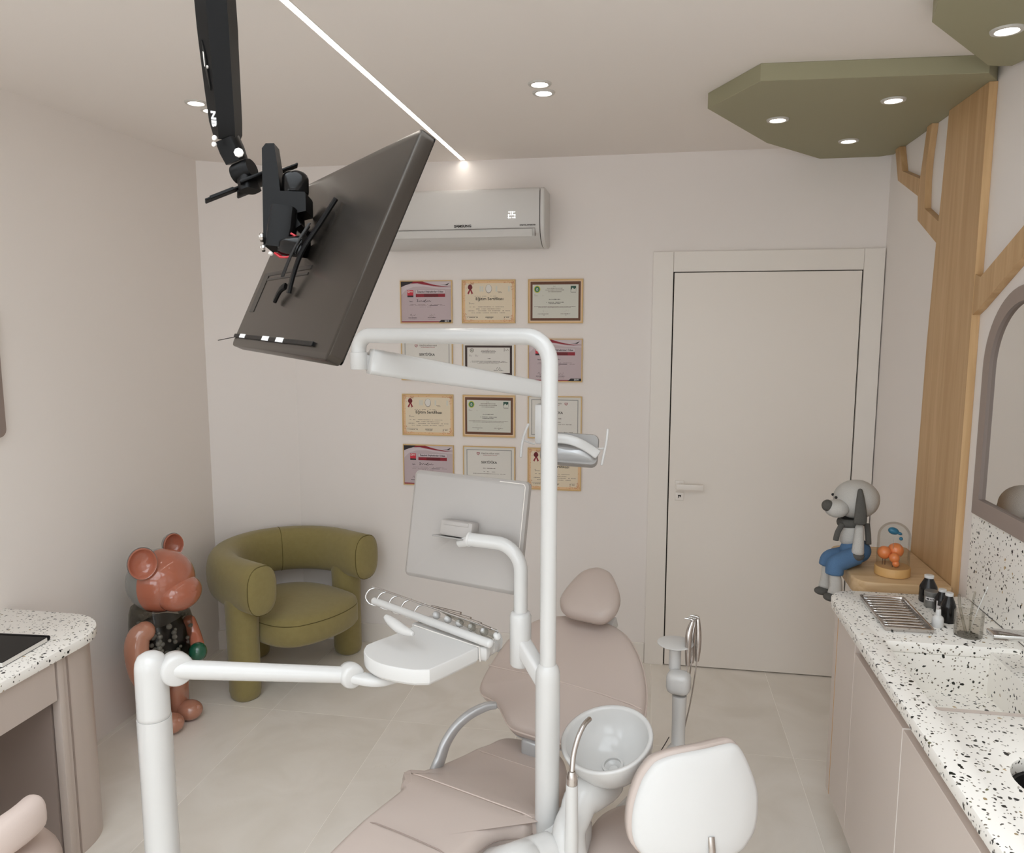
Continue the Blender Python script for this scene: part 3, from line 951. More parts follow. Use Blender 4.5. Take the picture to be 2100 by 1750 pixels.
def cert_brown():
    t = cert_root('brown'); sheet(t, 'paper_tan')
    p = Print()
    p.rect(.02, .025, .98, .975, 'paper_cream', 1)
    p.rect(.028, .035, .972, .962, 'print_brown', 2); p.rect(.068, .105, .93, .90, 'paper_grey', 3)
    p.disc(.155, .215, .085, 'print_yellow', 4, sx=.9); p.disc(.155, .215, .066, 'print_green', 5, sx=.9); p.disc(.155, .22, .036, 'paper_grey', 6, sx=.6); p.disc(.155, .225, .02, 'print_green', 7, sx=.5)
    p.rect(.785, .14, .885, .285, 'print_darkgreen', 4); p.poly([(.79, .24), (.82, .18), (.85, .22), (.88, .19), (.884, .282), (.79, .282)], 'paper_grey', 5)
    p.rect(.79, .29, .884, .30, 'ink_soft', 4)
    p.text('T.C.', .48, .155, 0.0085, 'ink', 4)
    p.words(.34, .63, .195, .018, 'ink_soft', 1, k=4, dens=1); p.words(.31, .66, .235, .018, 'ink_soft', 2, k=4, dens=1); p.words(.36, .61, .275, .018, 'ink_soft', 3, k=4, dens=1)
    p.words(.10, .16, .345, .008, 'ink_soft', 4, k=4); p.words(.10, .18, .37, .008, 'ink_soft', 5, k=4); p.words(.22, .28, .37, .008, 'ink_soft', 6, k=4)
    p.words(.38, .59, .455, .018, 'ink', 7, k=4, dens=.9); p.words(.31, .66, .525, .014, 'ink', 8, k=4, dens=.95); p.words(.37, .60, .56, .016, 'ink', 9, k=4, dens=.95)
    p.words(.10, .88, .625, .012, 'ink_soft', 10, k=4, dens=1); p.words(.18, .79, .655, .012, 'ink_soft', 11, k=4, dens=1)
    sign(p, .30, .745, 12, 'ink_soft'); sign(p, .70, .745, 13, 'ink_soft')
    p.words(.17, .41, .80, .014, 'ink_soft', 14, k=4); p.words(.27, .32, .83, .012, 'ink_soft', 15, k=4); p.words(.60, .78, .80, .014, 'ink_soft', 16, k=4); p.words(.66, .71, .83, .012, 'ink_soft', 17, k=4)
    p.done(t)
    return t

def shield(p, x, y, s, m):
    p.poly([(x - s, y - s), (x + s, y - s), (x + s, y + .3 * s), (x, y + 1.4 * s), (x - s, y + .3 * s)], m, 2)
    p.poly([(x - .7 * s, y - .6 * s), (x + .7 * s, y - .6 * s), (x + .7 * s, y + .2 * s), (x, y + .95 * s), (x - .7 * s, y + .2 * s)], 'paper_white', 3)
    p.scribble([(x - .4 * s, y), (x - .1 * s, y + .35 * s), (x + .45 * s, y - .3 * s)], s * .16, m, 4)

def cert_white(crest_right=False):
    t = cert_root('white'); sheet(t, 'paper_white')
    p = Print()
    p.ring(.05, .06, .95, .94, .016, .02, 'print_greygreen', 1)
    for i in range(58):
        x = .053 + i * .0155
        p.rect(x, .064, x + .007, .078, 'ink_soft', 2); p.rect(x, .924, x + .007, .937, 'ink_soft', 2)
    for i in range(44):
        y = .085 + i * .019
        p.rect(.052, y, .064, y + .009, 'ink_soft', 2); p.rect(.937, y, .948, y + .009, 'ink_soft', 2)
    shield(p, .72 if crest_right else .285, .165, .03, 'print_red')
    tx = .45 if crest_right else .52
    p.text('TÜRKİYE SAĞLIK VAKFI', tx, .16, 0.0098, 'ink_soft', 3, bold=.0002); p.words(tx - .14, tx + .14, .20, .014, 'print_red', 2, dens=1)
    p.text('SERTİFİKA', .5, .385, 0.0185, 'ink', 3, bold=.0003)
    p.words(.38, .63, .53, .022, 'ink_soft', 3, dens=.9); p.words(.39, .62, .62, .014, 'ink_soft', 4); p.words(.18, .83, .67, .013, 'ink_soft', 5, dens=.95)
    p.disc(.5, .82, .055, 'print_yellow', 2); p.disc(.5, .82, .04, 'cert_frame', 3)
    p.words(.15, .32, .86, .014, 'ink_soft', 6); p.words(.68, .85, .86, .014, 'ink_soft', 7)
    p.done(t)
    return t

def cert_mat():
    t = cert_root('dark'); sheet(t, 'paper_white')
    p = Print()
    p.rect(.035, .15, .955, .87, 'print_darkbrown', 1); p.rect(.08, .20, .912, .82, 'paper_white', 2)
    p.disc(.17, .27, .05, 'ink_soft', 3); p.disc(.17, .27, .036, 'paper_grey', 4); p.text('A', .17, .27, .012, 'ink', 5, bold=.0004)
    p.scribble([(.79, .24), (.81, .22), (.80, .29), (.83, .25), (.85, .28), (.87, .23), (.885, .28)], .003, 'ink_soft')
    p.text('T.C.', .49, .24, .0055, 'ink', 3); p.words(.36, .63, .27, .016, 'ink_soft', 1, k=3, dens=1); p.words(.35, .64, .30, .016, 'ink', 2, k=3, dens=1); p.words(.37, .62, .33, .014, 'ink_soft', 3, k=3, dens=1)
    for x in (.115, .235):
        p.words(x, x + .07, .385, .012, 'ink_soft', 4, k=3); p.words(x, x + .06, .41, .012, 'ink_soft', 5, k=3)
    p.words(.45, .54, .47, .014, 'ink', 6, k=3); p.words(.17, .83, .535, .012, 'ink', 7, k=3, dens=.95); p.words(.12, .87, .56, .012, 'ink_soft', 8, k=3, dens=.95); p.words(.28, .71, .585, .012, 'ink_soft', 9, k=3, dens=.95)
    sign(p, .70, .72, 10); p.words(.60, .78, .755, .012, 'ink', 11, k=3)
    p.done(t)
    return t

kinds = {'A': cert_red, 'B': cert_training, 'C': cert_brown, 'D': cert_white, 'E': cert_mat, 'F': lambda: cert_white(True)}
layout = [('A', 0, 0, 'lilac certificate with red and black swoosh, top left of the certificate grid'),
          ('B', 1, 0, 'cream certificate with dark red rosette, in the middle of the top row'),
          ('C', 2, 0, 'brown bordered certificate with green seals, at the right of the top row'),
          ('D', 0, 1, 'white certificate headed SERTİFİKA, left of the second row behind the lamp arms'),
          ('E', 1, 1, 'certificate with a dark brown border inside a wide white mat, second row'),
          ('A', 2, 1, 'lilac certificate with red swoosh, right of the second row behind the pole bend'),
          ('B', 0, 2, 'cream certificate with dark red rosette, left of the third row'),
          ('C', 1, 2, 'brown bordered certificate with green seals, in the middle of the third row'),
          ('F', 2, 2, 'white certificate with its red crest at the right, third row behind the pole'),
          ('A', 0, 3, 'lilac certificate with red swoosh, bottom row behind the grey monitor'),
          ('D', 1, 3, 'white certificate headed SERTİFİKA, bottom row above the grey monitor'),
          ('B', 2, 3, 'cream certificate with rosette, bottom right of the grid under the surgical lamp')]
CX = [-1.2025, -0.856, -0.494]
CZ = [1.967, 1.655, 1.3475, 1.064]
proto = {}
for k, i, j, lab in layout:
    if k not in proto:
        proto[k] = kinds[k](); o = proto[k]
    else:
        o = dup(proto[k])
    o.location = (CX[i], YB - 0.0005, CZ[j])
    o['label'] = lab
    o['group'] = 'framed certificates on the back wall'

# ------------------------------------------------------------------ counter along the right wall
ZT = 0.89
XF, XFD = 0.648, 0.669
edge = [(XR - 0.0125, 0.45), (XR - 0.0125, 2.828)] + [(XF + 0.085, 2.828)] + arc(XF + 0.10, 2.728, 0.10, 100, 180, 10) + [(XF, 0.45)]
edge = [(min(x, XR - 0.0125), y) for x, y in edge]
basin = rrect(0.722, 1.094, 1.945, 2.376, 0.012, 3)
hole = arc(0.880, 1.655, 0.105, 0, 360, 40)[:-1]
b = plate('worktop', [edge, basin, hole], 0.034, bevel=0.003, res=1)
b.transform(Matrix.Translation((0, 0, ZT - 0.034)))
wt = thing('worktop', 'white speckled terrazzo worktop with a sunken basin along the right wall', 'worktop', (0.9, 1.7, ZT - 0.034))
part('slab', b, 'terrazzo', wt, smooth=30)
b = BM()                                                # basin walls, floor and the lower tap ledge at its right
x0, x1, xl, y0, y1, zb = 0.722, 1.015, 1.094, 1.945, 2.376, 0.742
zt = ZT - 0.0345
def quad(b, *p):
    b.faces.new([b.verts.new(q) for q in p])
th = 0.006
box(b, x0 - th, x1, y0 - th, y1 + th, zb - th, zb)
box(b, x0 - th, x0, y0 - th, y1 + th, zb, zt)
box(b, x0, x1, y1, y1 + th, zb, zt); box(b, x0, x1, y0 - th, y0, zb, zt)
box(b, x1, xl + th, y0 - th, y1 + th, zt + 0.012, zt + 0.020)
box(b, x1, x1 + th, y0 - th, y1 + th, zb, zt + 0.012)
part('basin', b, 'terrazzo', wt, smooth=0)
b = BM(); lathe(b, [(0.021, 0.0), (0.023, 0.0015), (0.023, 0.003), (0.014, 0.0035), (0.012, 0.001)], o=(0.87, 2.10, zb)); part('drain', b, 'steel', wt)
# waste chute in the near part of the worktop
b = BM(); lathe(b, [(0.105, -0.0345), (0.105, -0.16), (0.099, -0.16), (0.099, -0.0345), (0.105, -0.0345)], o=(0.880, 1.655, ZT), n=40, cap=(False, False)); part('chute_wall', b, 'rubber', wt)
b = BM(); lathe(b, [(0.099, -0.16), (0.099, -0.155)], o=(0.880, 1.655, ZT), n=40); part('chute_floor', b, 'rubber', wt, smooth=0)

# wall hung cabinets under it
def cabinet(label, y0, y1, far):
    t = thing('base_cabinet', label, 'cabinet', (0.9, (y0 + y1) / 2, 0.17), 'wall hung cabinets under the worktop')
    b = BM()
    box(b, 0.692, XR, y0 + .001, y1 - .001, 0.17, 0.70)
    box(b, 0.694, 0.71, y0 + .001, y1 - .001, 0.70, 0.795)
    box(b, 0.694, XR, y1 - 0.018, y1 - .001, 0.70, ZT - 0.0345); box(b, 0.694, XR, y0 + .001, y0 + 0.018, 0.70, ZT - 0.0345)
    part('carcass', b, 'taupe_lacquer', t, smooth=0)
    b = BM(); box(b, 0.700, 0.712, y0 + .001, y1 - .019, 0.795, ZT - 0.0345); part('grip_rail', b, 'grip_wood', t, smooth=0, label='brown recessed grip rail')
    return t
t = cabinet('taupe wall hung cabinet at the door end with a gold edged rounded end panel', 2.0145, 2.71, True)
b = BM(); box(b, XFD, 0.690, 2.016, 2.4865, 0.17, 0.797, bevel=0.0015, seg=1); part('door', b, 'taupe_lacquer', t, smooth=0)
b = BM(); box(b, XFD, 0.690, 2.4885, 2.7085, 0.17, ZT - 0.036, bevel=0.0015, seg=1); part('fixed_panel', b, 'taupe_lacquer', t, smooth=0)
b = BM(); box(b, XFD - 0.0006, 0.692, 2.709, 2.7115, 0.17, ZT - 0.036); part('edge_strip', b, 'gold', t, smooth=0, label='thin gold edge')
po_ = [(XR - 0.002, 2.712), (XR - 0.002, 2.812)] + arc(XFD + 0.06, 2.752, 0.06, 90, 180, 8) + [(XFD, 2.712)]
b = BM(); prism(b, [(x, y, 0.17) for x, y in po_], (0, 0, ZT - 0.036 - 0.17)); part('end_panel', b, 'taupe_lacquer', t, smooth=30)
t = cabinet('taupe wall hung cabinet nearer the camera with a plain door', 0.95, 2.0135, False)
b = BM(); box(b, XFD, 0.690, 0.952, 2.0125, 0.17, 0.797, bevel=0.0015, seg=1); part('door', b, 'taupe_lacquer', t, smooth=0)
b = BM(); box(b, XFD - 0.0006, 0.6915, 2.0126, 2.0144, 0.17, 0.80); part('edge_strip', b, 'trim', t, smooth=0)

# wall spout over the basin
t = thing('basin_spout', 'flat chrome spout reaching from the wall over the terrazzo basin', 'tap', (XR, 2.2, 0.99))
b = BM(); box(b, 0.935, XR - 0.0125, 2.175, 2.225, 0.990, 1.006, bevel=0.003); part('spout', b, 'chrome', t)
b = BM(); box(b, XR - 0.024, XR - 0.0125, 2.155, 2.245, 0.965, 1.03, bevel=0.003); part('wall_plate', b, 'chrome', t)
b = BM(); box(b, 0.942, 0.962, 2.185, 2.215, 0.9885, 0.9899); part('outlet', b, 'gap', t, smooth=0)

# steel tray with instruments
tx0, tx1, ty0, ty1 = 0.742, 0.888, 2.450, 2.748
t = thing('instrument_tray', 'rectangular steel tray full of dental instruments on the worktop corner', 'tray', ((tx0 + tx1) / 2, (ty0 + ty1) / 2, ZT))
b = BM()
o = rrect(tx0, tx1, ty0, ty1, 0.008, 3); i_ = rrect(tx0 + .006, tx1 - .006, ty0 + .006, ty1 - .006, 0.007, 3); f_ = rrect(tx0 + .009, tx1 - .009, ty0 + .009, ty1 - .009, 0.006, 3)
loft(b, [[(x, y, ZT) for x, y in offset2(o, .004)], [(x, y, ZT + .013) for x, y in o], [(x, y, ZT + .0145) for x, y in o], [(x, y, ZT + .0145) for x, y in i_], [(x, y, ZT + .002) for x, y in f_]], True, (True, True))
part('pan', b, 'steel', t, smooth=30)
b = BM(); box(b, tx0 + .012, tx1 - .012, ty0 + .012, ty1 - .012, ZT + .0021, ZT + .0026); part('liner', b, 'steel', t, smooth=0)

def instrument():
    t = thing('dental_instrument', 'x', 'instrument')
    b = BM(); tube(b, [(-0.052, 0, 0), (-0.03, 0, 0), (0.03, 0, 0.0006), (0.045, 0, 0.0003)], [0.0038, 0.0058, 0.0058, 0.0042], n=10); part('handle', b, 'steel', t)
    b = BM(); tube(b, catmull([(0.044, 0, 0.0003), (0.052, 0.0006, 0.001), (0.058, 0.0025, 0.001), (0.0605, 0.006, 0.0)], 3), [0.0024, 0.0022, 0.002, 0.0019, 0.0017, 0.0015, 0.0013, 0.0012, 0.001, 0.0009], n=8); part('tip', b, 'chrome', t)
    b = BM(); tube(b, [(-0.052, 0, 0), (-0.062, 0.0008, 0.0008)], [0.0022, 0.0009], n=8); part('hook', b, 'chrome', t)
    return t
ordn = ['first', 'second', 'third', 'fourth', 'fifth', 'sixth', 'seventh', 'eighth', 'ninth', 'tenth', 'eleventh']
rnd = random.Random(11)
first = instrument()
for k in range(11):
    o = first if k == 0 else dup(first)
    o.location = (0.8155 + rnd.uniform(-.004, .003), 2.727 - 0.0245 * k, ZT + 0.0088)
    o.rotation_euler = (0, 0, rnd.uniform(-0.05, 0.05))
    o['label'] = 'slim steel dental instrument, %s from the door end of the steel tray' % ordn[k]
    o['group'] = 'dental instruments in the steel tray'

# bottles and jars
def bottle(h, r, lab):
    t = thing('medicine_bottle', 'x', 'bottle')
    b = BM(); lathe(b, [(r * .94, 0), (r, .004), (r, h * .52), (r * .96, h * .58), (r * .50, h * .86), (r * .46, h * .9), (r * .46, h * .93)], n=32); part('body', b, 'bottle_black', t)
    b = BM(); lathe(b, [(r * .50, h * .895), (r * .53, h * .90), (r * .53, h * .99), (r * .49, h)], n=32); part('cap', b, 'white_matte', t)
    if lab:
        b = BM()
        rr = r + .0004
        rings = [[(rr * math.cos(a), rr * math.sin(a), z) for a in [math.radians(-150 + 100 * i / 14) for i in range(15)]] for z in (h * .08, h * .54)]
        loft(b, rings, False); lb = part('paper_label', b, 'label_paper', t)
        b = BM()
        for s, z, sz, w in (('%', h * .42, .007, 1), ('4%', h * .2, .015, 1)):
            a = math.radians(-112)
            mt = Matrix.Translation((( rr + .0003) * math.cos(a), (rr + .0003) * math.sin(a), z)) @ Matrix.Rotation(a + math.pi / 2, 4, 'Z') @ Matrix.Rotation(math.pi / 2, 4, 'X')
            if s == '4%':
                text_into(b, s, sz, mt, bold=.0004)
        for q in range(5):
            z = h * (.49 - .035 * q)
            rr2 = rr + .0004
            rings = [[(rr2 * math.cos(a), rr2 * math.sin(a), zz) for a in [math.radians(-140 + (60 - 9 * (q % 3)) * i / 8) for i in range(9)]] for zz in (z, z + .003 + .003 * (q == 0))]
            loft(b, rings, False)
        part('print', b, 'ink', lb, smooth=0)
    return t
big = bottle(0.0935, 0.0285, False); big.location = (0.968, 2.760, ZT); tag(big, 'large black bottle with white cap, the farthest bottle on the worktop', 'bottle', 'black bottles with white caps')
b2 = bottle(0.080, 0.0225, True); b2.location = (0.975, 2.655, ZT); tag(b2, 'black bottle with white cap and paper label behind the white dropper', 'bottle', 'black bottles with white caps')
b3 = bottle(0.097, 0.0225, False); b3.location = (0.965, 2.570, ZT); tag(b3, 'plain black bottle with white cap right behind the clear beaker', 'bottle', 'black bottles with white caps')
t = thing('storage_jar', 'squat grey metal jar with a small label between the black bottles', 'jar', (0.963, 2.708, ZT))
t.location = (0, 0, 0); W[t] = Matrix.Identity(4)
b = BM(); lathe(b, [(.0205, 0), (.022, .002), (.022, .037), (.0212, .0385)], n=32); part('body', b, 'jar_grey', t)
b = BM(); lathe(b, [(.0223, .0388), (.0228, .040), (.0228, .054), (.0215, .0555)], n=32); part('lid', b, 'jar_grey', t)
b = BM(); rr = .0223; loft(b, [[(rr * math.cos(a), rr * math.sin(a), z) for a in [math.radians(-160 + 100 * i / 12) for i in range(13)]] for z in (.026, .037)], False); lb = part('paper_label', b, 'label_paper', t)
b = BM(); rr = .0226; loft(b, [[(rr * math.cos(a), rr * math.sin(a), z) for a in [math.radians(-150 + 24 * i / 4) for i in range(5)]] for z in (.029, .034)], False)
for q in range(4):
    a = math.radians(-118 + 12 * q)
    loft(b, [[(rr * math.cos(a + d), rr * math.sin(a + d), z) for d in (-.05, .05)] for z in (.029, .0335)], False)
part('print', b, 'ink', lb, smooth=0)
t.location = (0.961, 2.706, ZT)
t = thing('dropper_bottle', 'small white plastic dropper bottle in front of the black bottles', 'bottle')
b = BM(); lathe(b, [(.0155, 0), (.017, .002), (.017, .026), (.015, .032), (.0085, .038), (.008, .044), (.0072, .056), (.0066, .0575)], n=28); part('body', b, 'white_matte', t)
t.location = (0.918, 2.520, ZT)
t = thing('clear_beaker', 'clear acrylic beaker holding plastic tools beside the basin', 'beaker')
b = BM(); lathe(b, [(.037, 0), (.039, .002), (.041, .074), (.0395, .074), (.0375, .004), (.001, .004)], n=32, cap=(True, True)); part('cup', b, 'beaker', t)
t.location = (0.985, 2.462, ZT)
bx, by = 0.985, 2.462
def stick(label, pts, r, m, head=None):
    o = thing('plastic_tool', label, 'dental tool', (bx, by, ZT + .005), 'tools standing in the clear beaker')
    b = BM(); tube(b, catmull([(bx + x, by + y, ZT + z) for x, y, z in pts], 5), r, n=10, dome=0.9); part('shaft', b, m, o)
    if head:
        b = BM(); ball(b, (bx + head[0], by + head[1], ZT + head[2]), head[3], 12, 8); part('head', b, head[4], o)
stick('clear curved plastic tool leaning at the left side of the beaker', [(-.006, 0, .006), (-.018, 0, .05), (-.028, .002, .09), (-.032, .003, .125)], .0042, 'clear')
stick('clear plastic tweezers standing in the middle of the beaker', [(.004, -.004, .006), (.002, -.004, .06), (.006, -.003, .11), (.010, -.002, .138)], .0032, 'clear')
stick('thin white cotton swab leaning to the right out of the beaker', [(.006, .006, .006), (.020, .008, .06), (.034, .010, .105), (.048, .012, .146)], .0014, 'white_matte', (.049, .0122, .150, (.0028, .0028, .005), 'paper_white'))

# soft dog toy on the oak shelf, glass dome beside it come later


# ------------------------------------------------------------------ desk along the left wall
ZD = 0.776
top = [(XL + 0.001, 0.35), (-1.885, 0.35), (-1.885, 2.19)] + arc(-2.085, 2.20, 0.20, 0, 90, 14) + [(XL + 0.001, 2.40)]
t = thing('desk', 'built in desk with rounded terrazzo top and taupe curved end along the left wall', 'desk', (-2.13, 1.4, 0))
b = plate('d', [top], 0.032, bevel=0.003); b.transform(Matrix.Translation((0, 0, ZD - 0.032))); part('desktop', b, 'terrazzo', t, smooth=30)
ped = [(XL + 0.001, 2.131), (-1.912, 2.131), (-1.911, 2.135), (-1.911, 2.195)] + arc(-2.092, 2.20, 0.18, 0, 90, 14) + [(XL + 0.001, 2.38)]
b = BM(); prism(b, [(x, y, 0) for x, y in ped], (0, 0, ZD - 0.0325)); part('curved_end', b, 'desk_lacquer', t, smooth=30)
b = BM(); box(b, -1.9115, -1.908, 2.150, 2.156, 0.0, ZD - 0.033); part('trim_strip', b, 'taupe_dark', t, smooth=0)
b = BM(); box(b, -1.935, -1.904, 2.104, 2.1305, 0.0, ZD - 0.033, bevel=0.003); part('leg', b, 'desk_lacquer', t)
b = BM(); box(b, -2.30, -1.94, 2.10, 2.128, 0.0, ZD - 0.033); part('inner_panel', b, 'taupe_dark', t, smooth=0)
b = BM(); box(b, -1.92, -1.90, 0.36, 2.0895, 0.606, ZD - 0.0335, bevel=0.001, seg=1); part('drawer_front', b, 'desk_lacquer', t, smooth=0)
b = BM(); box(b, XL + 0.001, XL + 0.02, 0.36, 2.10, 0.0, ZD - 0.033); part('back_panel', b, 'taupe_dark', t, smooth=0)
b = BM(); box(b, -2.35, -1.925, 0.36, 0.40, 0.0, ZD - 0.033); part('end_panel', b, 'desk_lacquer', t, smooth=0)

t = thing('notebook', 'closed black notebook with white page edges on the desk', 'notebook')
b = BM(); box(b, -0.118, 0.0972, -0.0982, 0.100, 0.0022, 0.0155); part('pages', b, 'paper_white', t, smooth=0)
b = BM(); box(b, -0.12, 0.097, -0.10, 0.098, 0.0, 0.0022, bevel=0.0006, seg=1); box(b, -0.12, 0.0968, -0.098, 0.098, 0.0155, 0.018, bevel=0.0006, seg=1); part('cover', b, 'black', t, smooth=0)
b = BM(); tube(b, [(-0.12, 0.110, 0.010), (0.094, 0.110, 0.010)], 0.009, n=12, dome=0.3); part('spine', b, 'black', t)
t.location = (-2.067, 2.045, ZD); t.rotation_euler = (0, 0, math.radians(4))

# upholstered desk chair cut off by the lower left corner
t = thing('desk_chair', 'pink beige upholstered desk chair in the lower left corner', 'chair', (-1.72, 1.50, 0))
b = BM()
ang = [math.radians(a) for a in range(-62, 63, 6)]
pts = []
cx, cy = -1.83, 1.585                                   # the backrest roll curves round the seat, open towards the desk
for a in ang:
    pts.append((cx + 0.25 * math.cos(a + math.radians(-48)), cy + 0.25 * math.sin(a + math.radians(-48)), 0.548))
tube(b, pts, 0.034, n=20, ry=0.052, up=(0, 0, 1), dome=0.8, power=2.6); part('backrest', b, 'pillow_pink', t)
b = BM(); ball(b, (-1.735, 1.50, 0.40), (0.26, 0.26, 0.10), 36, 18); part('seat', b, 'pink_shell', t)
b = BM(); lathe(b, [(0.22, 0.006), (0.23, 0.012), (0.23, 0.02), (0.05, 0.035), (0.035, 0.06), (0.032, 0.33)], o=(-1.735, 1.50, -0.006), n=32); part('pedestal', b, 'steel', t)
b = BM()
for a in (pts[3], pts[10], pts[17]):
    tube(b, [a, (a[0] * .55 - 1.735 * .45, a[1] * .55 + 1.50 * .45, 0.42)], 0.012, n=10)
part('support', b, 'steel', t)

# ------------------------------------------------------------------ olive armchair in the corner
l_ = Vector((.438, .899, 0)); f_ = Vector((.899, -.438, 0)); m_ = Vector((-1.7975, 3.6275, 0))
def AC(v, u, z):
    return m_ + f_ * v + l_ * u + Vector((0, 0, z))
t = thing('armchair', 'olive green armchair with a rounded tubular back in the far corner', 'armchair', tuple(m_))
path = [(0.17, -0.336), (0.08, -0.336)] + [(-0.03 - 0.36 * math.sin(a), -0.336 * math.cos(a)) for a in [math.pi * k / 22 for k in range(23)]] + [(0.08, 0.336), (0.17, 0.336)]
b = BM()
zz = 0.583
tube(b, [AC(v, u, zz) for v, u in path], 0.082, n=28, ry=0.122, up=(0, 0, 1), dome=0.22, power=2.6)
bk = part('backrest', b, 'olive', t, smooth=60)
for s in (-1, 1):
    b = BM()
    ring = [AC(0.171, s * 0.336 + 0.0805 * math.copysign(abs(math.cos(a)) ** .8, math.cos(a)), zz + 0.1205 * math.copysign(abs(math.sin(a)) ** .8, math.sin(a))) for a in [2 * math.pi * k / 32 for k in range(33)]]
    tube(b, ring, 0.0028, n=6); part('piping', b, 'olive_seam', bk)
inn = [AC(-0.392 + 0.0835 * math.copysign(abs(math.cos(a)) ** .8, math.cos(a)), 0, zz + 0.1235 * math.copysign(abs(math.sin(a)) ** .8, math.sin(a))) for a in [2 * math.pi * k / 32 for k in range(33)]]
sa_ = math.radians(118)
sc0 = AC(-0.03 - 0.36 * math.sin(sa_), -0.336 * math.cos(sa_), zz); sn0 = (f_ * (-math.sin(sa_) / .336) + l_ * (-math.cos(sa_) / .36)).normalized()
inn = [sc0 + sn0 * (0.0828 * math.copysign(abs(math.cos(a)) ** .78, math.cos(a))) + Vector((0, 0, 0.1228 * math.copysign(abs(math.sin(a)) ** .78, math.sin(a)))) for a in [2 * math.pi * k / 32 for k in range(33)]]
b = BM(); tube(b, inn, 0.0018, n=6)
part('piping', b, 'olive_seam', bk)
def leg(v, u, ztop, r=0.072):
    b = BM()
    rings = []
    for z, k in ((0.0, .80), (0.012, .93), (0.04, 1.0), (0.30, 1.0), (0.44, 1.03), (ztop, 1.06)):
        rings.append([AC(v + r * k * 1.05 * math.copysign(abs(math.cos(a)) ** .85, math.cos(a)), u + r * k * math.copysign(abs(math.sin(a)) ** .85, math.sin(a)), z) for a in [2 * math.pi * i / 26 for i in range(26)]])
    loft(b, rings)
    return part('leg', b, 'olive', t, smooth=60)
leg(0.0, -0.336, 0.56); leg(0.0, 0.336, 0.56); leg(-0.385, 0.0, 0.56)
seat_o = [(0.285, 0.0), (0.27, 0.12), (0.225, 0.215), (0.12, 0.268), (-0.08, 0.268), (-0.22, 0.22), (-0.305, 0.12), (-0.325, 0.0), (-0.305, -0.12), (-0.22, -0.22), (-0.08, -0.268), (0.12, -0.268), (0.225, -0.215), (0.27, -0.12)]
so = smooth2(seat_o, 5)
b = BM(); cushion(b, so, [(0.05, 0.258), (0.016, 0.264), (0.0, 0.285), (0.0, 0.365), (0.004, 0.372), (0.006, 0.3745), (0.002, 0.378), (0.006, 0.392), (0.03, 0.406)], lambda a, c, h: AC(a, c, h), dome=0.024)
st = part('seat', b, 'olive', t, smooth=60)
b = BM(); tube(b, [AC(a, c, 0.3748) for a, c in offset2(so, 0.0045)] + [AC(*offset2(so, 0.0045)[0], 0.3748)], 0.0026, n=6, cap=False); part('piping', b, 'olive_seam', st)

# ------------------------------------------------------------------ glossy bear statue by the left wall
t = thing('bear_statue', 'glossy copper coloured bear statue with a clear bead filled belly by the left wall', 'statue', (-2.16, 3.02, 0))
fb = Vector((.995, -.10, 0)); lb_ = Vector((.10, .995, 0)); zb_ = Vector((0, 0, 1))
R3 = rot_to(fb, lb_, zb_).to_3x3()
hc = Vector((-2.1514, 3.0105, 0.6955))
def head_mesh(front):
    b = BM(); ball(b, hc, (.142, .150, .143), 36, 24, R3)
    ball_f = [f for f in b.faces if ((f.calc_center_median() - hc).dot(fb) > -0.004) != front]
    bmesh.ops.delete(b, geom=ball_f, context='FACES')
    return b
b = head_mesh(True)
sn = hc + fb * 0.095 - zb_ * 0.050
ball(b, sn, (.086, .110, .080), 32, 20, R3)
ball(b, hc + fb * 0.150 - zb_ * 0.032, (.030, .044, .030), 20, 14, R3)
hd = part('head', b, 'copper', t, smooth=70)
part('head_back', head_mesh(False), 'statue_grey', t, smooth=70, label='grey back half of the head')
def ear(c, ax, r):
    b = BM()
    lathe(b, [(0.001, -.030), (r * .7, -.026), (r * .97, -.008), (r, .010), (r * .97, .016), (r * .90, .014), (r * .84, .002), (r * .55, -.012), (0.001, -.017)], o=c, axis=ax, n=32, cap=(False, False))
    b.transform(Matrix.Translation(Vector(c)) @ Matrix.Diagonal(Vector((1, 1, 1.18, 1))) @ Matrix.Translation(-Vector(c)))
    e = part('ear', b, 'copper', t, smooth=60)
    b = BM(); lathe(b, [(r * .55, -.034), (r * .9, -.024), (r * 1.02, -.004), (r * 1.04, .004), (r * 1.0, .004)], o=c, axis=ax, n=32, cap=(True, False))
    b.transform(Matrix.Translation(Vector(c)) @ Matrix.Diagonal(Vector((1, 1, 1.18, 1))) @ Matrix.Translation(-Vector(c)))
    part('ear_back', b, 'statue_grey', e, smooth=60)
ear((-2.1278, 2.8573, 0.822), (.76, -.65, .02), .059)
ear((-2.1697, 3.1366, 0.822), (.88, -.47, .05), .047)
# torso: clear shell round a dark core with pearls
bc = Vector((-2.178, 3.02, 0))
def torso_ring(z, hx, hy, fx=0.0, n=28):
    return [bc + fb * (fx + hx * math.copysign(abs(math.cos(a)) ** .6, math.cos(a))) + lb_ * (hy * math.copysign(abs(math.sin(a)) ** .6, math.sin(a))) + zb_ * z for a in [2 * math.pi * i / n for i in range(n)]]
b = BM(); loft(b, [torso_ring(.30, .095, .125, .015), torso_ring(.36, .112, .138, .018), torso_ring(.46, .110, .136, .012), torso_ring(.56, .095, .122), torso_ring(.588, .088, .115), torso_ring(.592, .05, .06)]); part('belly_shell', b, 'clear', t, smooth=60, label='clear belly shell')
b = BM(); loft(b, [torso_ring(.30, .085, .112, .01), torso_ring(.36, .094, .118, .01), torso_ring(.45, .090, .112, .006), torso_ring(.50, .07, .09)]); core = part('core', b, 'dark_core', t, smooth=60)
b = BM()
rnd = random.Random(5)
